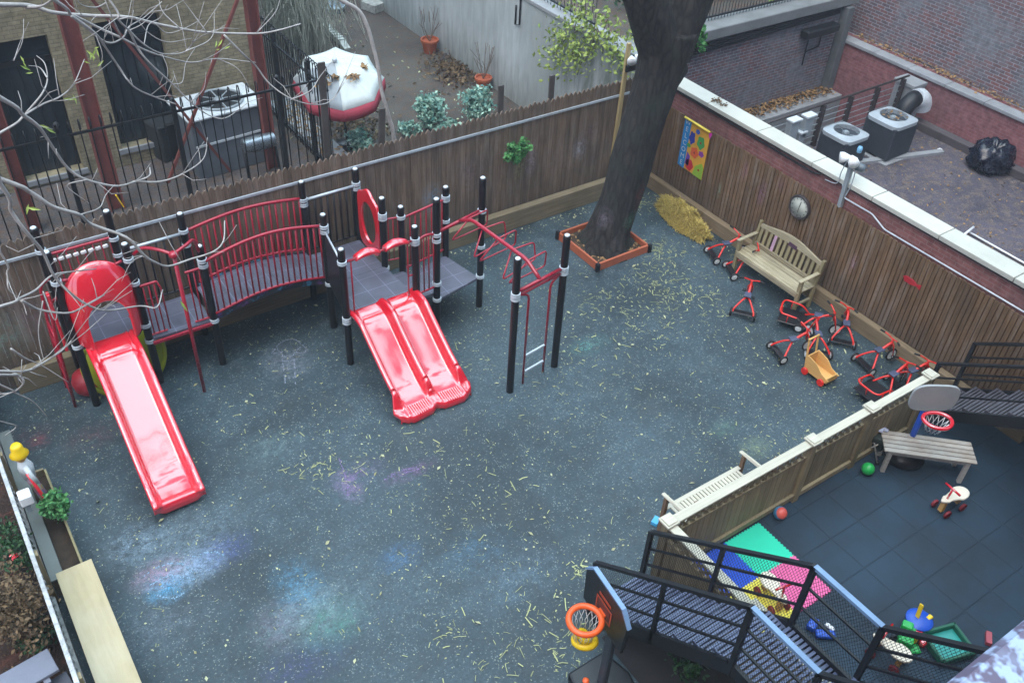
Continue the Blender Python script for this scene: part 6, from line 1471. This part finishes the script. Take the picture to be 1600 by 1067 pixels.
stp = T('steel_platform_frame', 'red painted steel posts with crossed diagonal braces in front of the buff brick house', 'steel frame', (3.6, 15.4, 0)); SY = 15.2
def spost(px, py, w_): 
    p = PY(px, py, SY); b = B(); 
    for dx in (-w_/2, w_/2): b.b2(p.x+dx-.008, p.x+dx+.008, SY-.09, SY+.09, 0, 8)
    b.b2(p.x-w_/2, p.x+w_/2, SY-.008, SY+.008, 0, 8); b.build('post', REDSTEEL, stp); return p.x
spost(137, 150, .23); spost(408, 130, .18); spost(10, 225, .18)
def brace(a, c, Y_, w_): p1, p2 = PY(a[0], a[1], Y_), PY(c[0], c[1], Y_); B().bar(p1, p2, .02, w_, up=(0, 1, 0)).build('diagonal_brace', REDSTEEL, stp); B().bar(p1+Vector((0, -.03, 0)), p2+Vector((0, -.03, 0)), .05, .015, up=(0, 1, 0)).build('brace_flange', REDSTEEL, stp)
brace((120, -30), (360, 268), SY+.06, .10); brace((378, -20), (262, 285), SY-.06, .08)
# iron fence with hooped pickets
IY = 14.2; a = PY(0, 229, IY); c = PY(431, 144, IY); zt = (a.z+c.z)/2
iron_fence('iron_fence', 'tall black iron fence with hooked picket tops in front of the buff brick house', (-2.6, IY), (6.15, IY), .05, zt+.14, 56, rails=(.1, .93), hoop=True, r=.0105, postn=5)
FX = 6.2
iron_fence('iron_fence', 'shorter black iron fence section running back beside the patio umbrella', (FX, 14.25), (FX, 17.4), .05, 1.95, 27, rails=(.06, .9), hoop=True, r=.0105, back=1, postn=2)
b = B(); b.b2(FX+.1, FX+.55, 14.3, 17.6, 0, .12); tag(b.build('low_wall', CONC), 'low pale kerb strip covered with leaves beyond the iron fence', 'kerb')
drift('tan leaves lying on the low kerb strip beyond the iron fence', 260, lambda: (FX+.33+random.uniform(-.22, .22), 15.9+random.uniform(-1.6, 1.6), .125), LDRY, .09)
# patio furniture behind the iron fence
p = PY(338, 158, 15.9); ou = T('outdoor_cooling_unit', 'large grey outdoor cooling unit with white top and dark round fan behind the iron fence', 'cooling unit', (p.x, 15.9, 0)); zt_ = p.z
mB = Matrix.Rotation(.06, 3, 'Z'); GB = mat('unit_grey', '5f676f', .6, .15, 4, 60)
b = B(); b.box((p.x, 15.9, (zt_-.06)/2), (1.42, .92, zt_-.06), m=mB); b.build('casing', GB, ou, bev=.02)
b = B(); b.box((p.x, 15.9, zt_-.03), (1.5, 1.0, .06), m=mB); b.build('top_cover', CAPM, ou, bev=.02)
b = B(); b.lathe((p.x+.05, 15.9, zt_+.004), [(.40, 0), (.40, .01), (.38, .012)], 36); b.build('fan_well', DARKIN, ou)
b = B(); b.torus((p.x+.05, 15.9, zt_+.02), .42, .025, 36, 8)
for k in range(4): t_a = k*math.pi/4; b.bar((p.x+.05-.4*math.cos(t_a), 15.9-.4*math.sin(t_a), zt_+.025), (p.x+.05+.4*math.cos(t_a), 15.9+.4*math.sin(t_a), zt_+.025), .02, .01)
b.build('fan_guard', GREYP, ou); b = B(); b.lathe((p.x+.05, 15.9, zt_+.015), [(.09, 0), (.08, .03), (.02, .04)], 16); b.build('fan_hub', GREYP, ou)
b = B(); b.box((p.x, 15.9-.47, zt_*.55), (1.3, .02, .04), m=mB); b.build('trim_strip', CAPM, ou)
p = G(405, 222, .75); gr = T('barrel_grill', 'silver barrel grill behind the iron fence near the red post', 'grill', (p.x, 14.9, 0))
b = B(); b.lathe((p.x, 14.95, .72), [(.05, -.32), (.13, -.29), (.15, 0), (.13, .29), (.05, .32)], 20, axis='X'); b.build('lid', mat('dull_chrome', '7c858c', .3, .3, 4, metal=.7), gr, sharp=60)
for dx in (-.3, .3): b = B(); b.tube([(p.x+dx, 14.85, 0), (p.x+dx, 14.95, .7)], .025, 6); b.build('leg', IRON, gr)
p = G(20, 315, .3); b = B(); b.lathe((p.x, 12.2, 0), [(.25, 0), (.3, .3), (.32, .32), (.27, .32), (.24, .1)], 20); tag(b.build('grey_tub', GREYP, sharp=50), 'pale grey round tub behind the fence at the left edge', 'tub')
p = G(262, 215, .35); b = B(); b.box((p.x, p.y, .35), (.6, .5, .7), .3); b.box((p.x, p.y, .72), (.64, .54, .06), .3); tag(b.build('covered_bin', mat('bin_dark', '24282b', .7), bev=.03), 'black lidded bin between the iron fence and the brick house', 'bin')
p = G(190, 320, 1.2); b = B(); b.bar(PY(181, 305, 11.5), PY(193, 323, 11.5), .03, .015); tag(b.build('yellow_ribbon', YEL), 'yellow ribbon strip hanging behind the picket fence at the left', 'ribbon')

# ------------------------------------------------------------------ bare tree reaching in from the left
bt = T('bare_tree', 'pale bare branches with a few yellow leaves reaching in from the left', 'tree', (-3.4, 8.0, 0))
TX, TYY = -3.4, 8.0
b = B(); limb(b, [(TX, TYY, -.05), (TX+.05, TYY, 2.5), (TX-.05, TYY+.1, 5), (TX+.1, TYY, 7.5)], [.22, .17, .13, .07], n=16, flare=.3, seed=12); b.build('trunk', TWIG, bt)
BRS = [ # (points px, start depth, end depth, start radius, hook to trunk)
 ([(0, 8), (50, 10), (84, 20), (140, 25), (197, 27), (242, 37), (281, 45), (323, 51), (400, 53), (434, 48), (470, 38)], 8.6, 9.6, .026, 1),
 ([(40, 12), (70, 8), (100, -20)], 8.7, 8.4, .018, 0),
 ([(84, 0), (112, 25), (149, 53), (166, 76), (183, 101), (208, 135), (242, 152), (275, 163)], 8.0, 9.0, .020, 2),
 ([(0, 153), (36, 180), (62, 200), (84, 233), (107, 264), (135, 281), (180, 291), (208, 285), (233, 275), (234, 262)], 7.6, 8.8, .022, 1),
 ([(208, 284), (250, 284), (285, 272), (318, 248), (324, 215)], 8.6, 9.0, .012, 0),
 ([(0, 208), (39, 180), (67, 163), (93, 152), (115, 132), (132, 93)], 7.9, 8.4, .014, 1),
 ([(40, 178), (65, 148), (74, 125), (70, 100), (57, 87)], 8.1, 8.4, .010, 0), ([(74, 122), (62, 106), (45, 103)], 8.2, 8.3, .008, 0),
 ([(171, 0), (185, 31), (202, 48), (225, 70), (253, 84), (287, 82), (306, 62)], 8.2, 9.0, .014, 2),
 ([(112, 26), (132, 42), (167, 67), (191, 60), (202, 42), (225, 28), (253, 3)], 8.2, 8.8, .013, 0),
 ([(110, 22), (150, 42), (190, 60), (225, 78), (260, 90), (300, 98), (340, 92), (400, 98)], 8.3, 9.4, .015, 0),
 ([(202, 48), (214, 73), (233, 98), (270, 132), (298, 160), (326, 180), (351, 185), (377, 169)], 8.4, 9.4, .013, 0),
 ([(350, 55), (380, 85), (400, 104), (422, 132), (456, 155), (493, 164), (518, 157), (538, 129)], 9.0, 9.8, .013, 0),
 ([(455, 156), (485, 142), (500, 120), (520, 95)], 9.3, 9.6, .008, 0),
 ([(0, 280), (48, 301), (82, 323), (124, 336), (143, 351), (197, 371), (225, 399), (242, 410), (264, 416), (298, 405), (332, 394), (349, 377), (351, 345)], 7.2, 8.6, .022, 1),
 ([(0, 287), (17, 329), (39, 360), (67, 394), (84, 430), (110, 458), (140, 478), (169, 485), (219, 478), (245, 480), (254, 453)], 6.9, 8.2, .019, 1),
 ([(0, 479), (28, 467), (56, 453), (82, 430), (118, 424), (150, 420)], 7.0, 7.8, .016, 1), ([(34, 470), (62, 484), (107, 489), (135, 477), (163, 461)], 7.2, 7.8, .014, 0),
 ([(0, 394), (11, 427), (14, 453), (34, 470), (42, 492)], 7.0, 7.3, .011, 1), ([(0, 580), (42, 579), (65, 568), (96, 548), (115, 528)], 6.8, 7.5, .016, 1), ([(17, 545), (40, 560), (65, 571), (107, 597)], 7.0, 7.4, .010, 0),
 ([(0, 586), (25, 585), (37, 597), (22, 612), (0, 616)], 6.7, 7.0, .016, 1), ([(0, 601), (22, 613), (51, 627), (74, 651)], 6.8, 7.2, .011, 1), ([(0, 658), (25, 666), (8, 680)], 6.7, 6.9, .009, 1),
 ([(67, 470), (60, 520), (70, 570)], 7.3, 7.4, .006, 0), ([(124, 336), (155, 325), (165, 305), (180, 288)], 7.8, 8.2, .007, 0), ([(135, 281), (105, 290), (128, 310), (140, 318)], 8.0, 8.2, .006, 0),
 ([(21, 95), (35, 65), (37, 30)], 8.4, 8.5, .006, 0), ([(22, 95), (30, 70), (45, 35)], 8.4, 8.5, .005, 0), ([(270, 132), (285, 128), (290, 100), (305, 75)], 8.9, 9.1, .006, 0), ([(287, 82), (330, 60), (335, 20)], 8.9, 9.2, .007, 0),
 ([(281, 45), (255, 20), (248, 0)], 9.1, 9.1, .008, 0), ([(323, 51), (300, 20), (285, 0)], 9.2, 9.2, .007, 0), ([(190, 60), (172, 20), (160, -10)], 8.5, 8.3, .010, 0), ([(400, 53), (430, 20), (440, -10)], 9.5, 9.6, .007, 0),
 ([(166, 5), (150, 12), (128, 8), (118, -5)], 8.4, 8.3, .008, 0), ([(225, 399), (205, 410), (190, 440)], 8.0, 8.0, .005, 0), ([(67, 455), (85, 500), (90, 480)], 7.4, 7.4, .006, 0),
 ([(185, 31), (210, 28), (232, 52), (262, 66), (300, 60)], 8.5, 8.9, .008, 0), ([(225, 70), (232, 40), (250, 28), (262, 8)], 8.6, 8.8, .006, 0), ([(202, 48), (222, 38), (240, 20)], 8.5, 8.7, .006, 0), ([(242, 37), (262, 52), (290, 44), (315, 30)], 8.9, 9.2, .006, 0),
 ([(298, 160), (318, 140), (322, 112)], 9.0, 9.1, .005, 0), ([(149, 53), (160, 88), (150, 120)], 8.4, 8.4, .005, 0), ([(253, 84), (262, 110), (258, 140)], 8.8, 8.8, .004, 0), ([(340, 92), (372, 108), (392, 140)], 9.2, 9.3, .006, 0)]
b = B(); tips = []
for pts, d0, d1, r_, hook in BRS:
    k = len(pts); P3 = [DP(px, py, d0+(d1-d0)*i/(k-1)+.06*math.sin(i*1.9+px)) for i, (px, py) in enumerate(pts)]
    if hook == 1: z_ = min(7.4, max(2.0, P3[0].z+.3)); P3 = [Vector((TX, TYY, z_)), P3[0]+(P3[0]-P3[1]).normalized()*.9+(Vector((TX, TYY, z_))-P3[0]).normalized()*.3]+P3
    if hook == 2: z_ = 7.2; P3 = [Vector((TX, TYY, z_)), P3[0]+(P3[0]-P3[1]).normalized()*.9+(Vector((TX, TYY, z_))-P3[0]).normalized()*.3]+P3
    S3 = spline(P3, 5); n_ = len(S3)
    b.tube(S3, [r_*.8*(1-.68*i/(n_-1))*(1.12 if i % 7 == 3 else 1) for i in range(n_)], 6); tips.append((S3[-1], S3))
    if r_ > .011:   # short side twigs
        rg_ = random.Random(int(pts[-1][0])+5)
        for _ in range(7 if hook else 4):
            i = rg_.randrange(n_//3, n_-1); s_ = S3[i]; dd = (S3[min(i+1, n_-1)]-S3[i-1]).normalized(); e = s_+dd*rg_.uniform(.08, .25)+Vector((rg_.gauss(0, .13), rg_.gauss(0, .13), rg_.uniform(-.05, .3)))
            b.tube([s_, (s_+e)/2+Vector((rg_.gauss(0, .015),)*3), e], [.004, .003, .002], 4)
b.build('branches', TWIG, bt)
b = B(); rg_ = random.Random(3)
for (px, py, d) in ((38, 100, 8.4), (42, 112, 8.4), (148, 82, 8.6), (152, 78, 8.6), (140, 90, 8.5), (340, 66, 9.2), (345, 72, 9.2), (44, 328, 7.6), (72, 205, 8.1), (290, 480, 8.0), (143, 85, 8.5), (108, 155, 8.2)):
    c = DP(px, py, d)
    for _ in range(2): 
        q_ = c+Vector((rg_.gauss(0, .02), rg_.gauss(0, .02), rg_.gauss(0, .02))); b.leaf(q_, .075, (rg_.gauss(0, .5), -.8, .5), .25)
b.build('leaves', LYEL, bt)

for o in list(bpy.data.objects):     # lettering to plain meshes
    if o.type == 'FONT':
        dg_ = bpy.context.evaluated_depsgraph_get(); me = bpy.data.meshes.new_from_object(o.evaluated_get(dg_)); p_ = o.parent; ml = o.matrix_local.copy(); nm = o.name
        bpy.data.objects.remove(o); n_ = bpy.data.objects.new('letter', me); COL.objects.link(n_); n_.parent = p_; n_.matrix_local = ml

# ------------------------------------------------------------------ thin misty air
hz = B(); hz.b2(-66, 66, -66, 66, -3.2, 16); ho = hz.build('haze', None) if False else None
me = bpy.data.meshes.new('haze'); me.from_pydata([tuple(p) for p in hz.v], [], hz.f); ho = bpy.data.objects.new('haze', me); COL.objects.link(ho); ho['kind'] = 'stuff'; ho['label'] = 'thin misty air over the courtyards'
hm = bpy.data.materials.new('haze'); hm.use_nodes = True; t_ = hm.node_tree; t_.nodes.clear(); ou = t_.nodes.new('ShaderNodeOutputMaterial'); pv = t_.nodes.new('ShaderNodeVolumePrincipled')
pv.inputs['Color'].default_value = (.80, .90, 1, 1); pv.inputs['Density'].default_value = .0018; pv.inputs['Anisotropy'].default_value = 0; t_.links.new(pv.outputs[0], ou.inputs['Volume']); me.materials.append(hm)
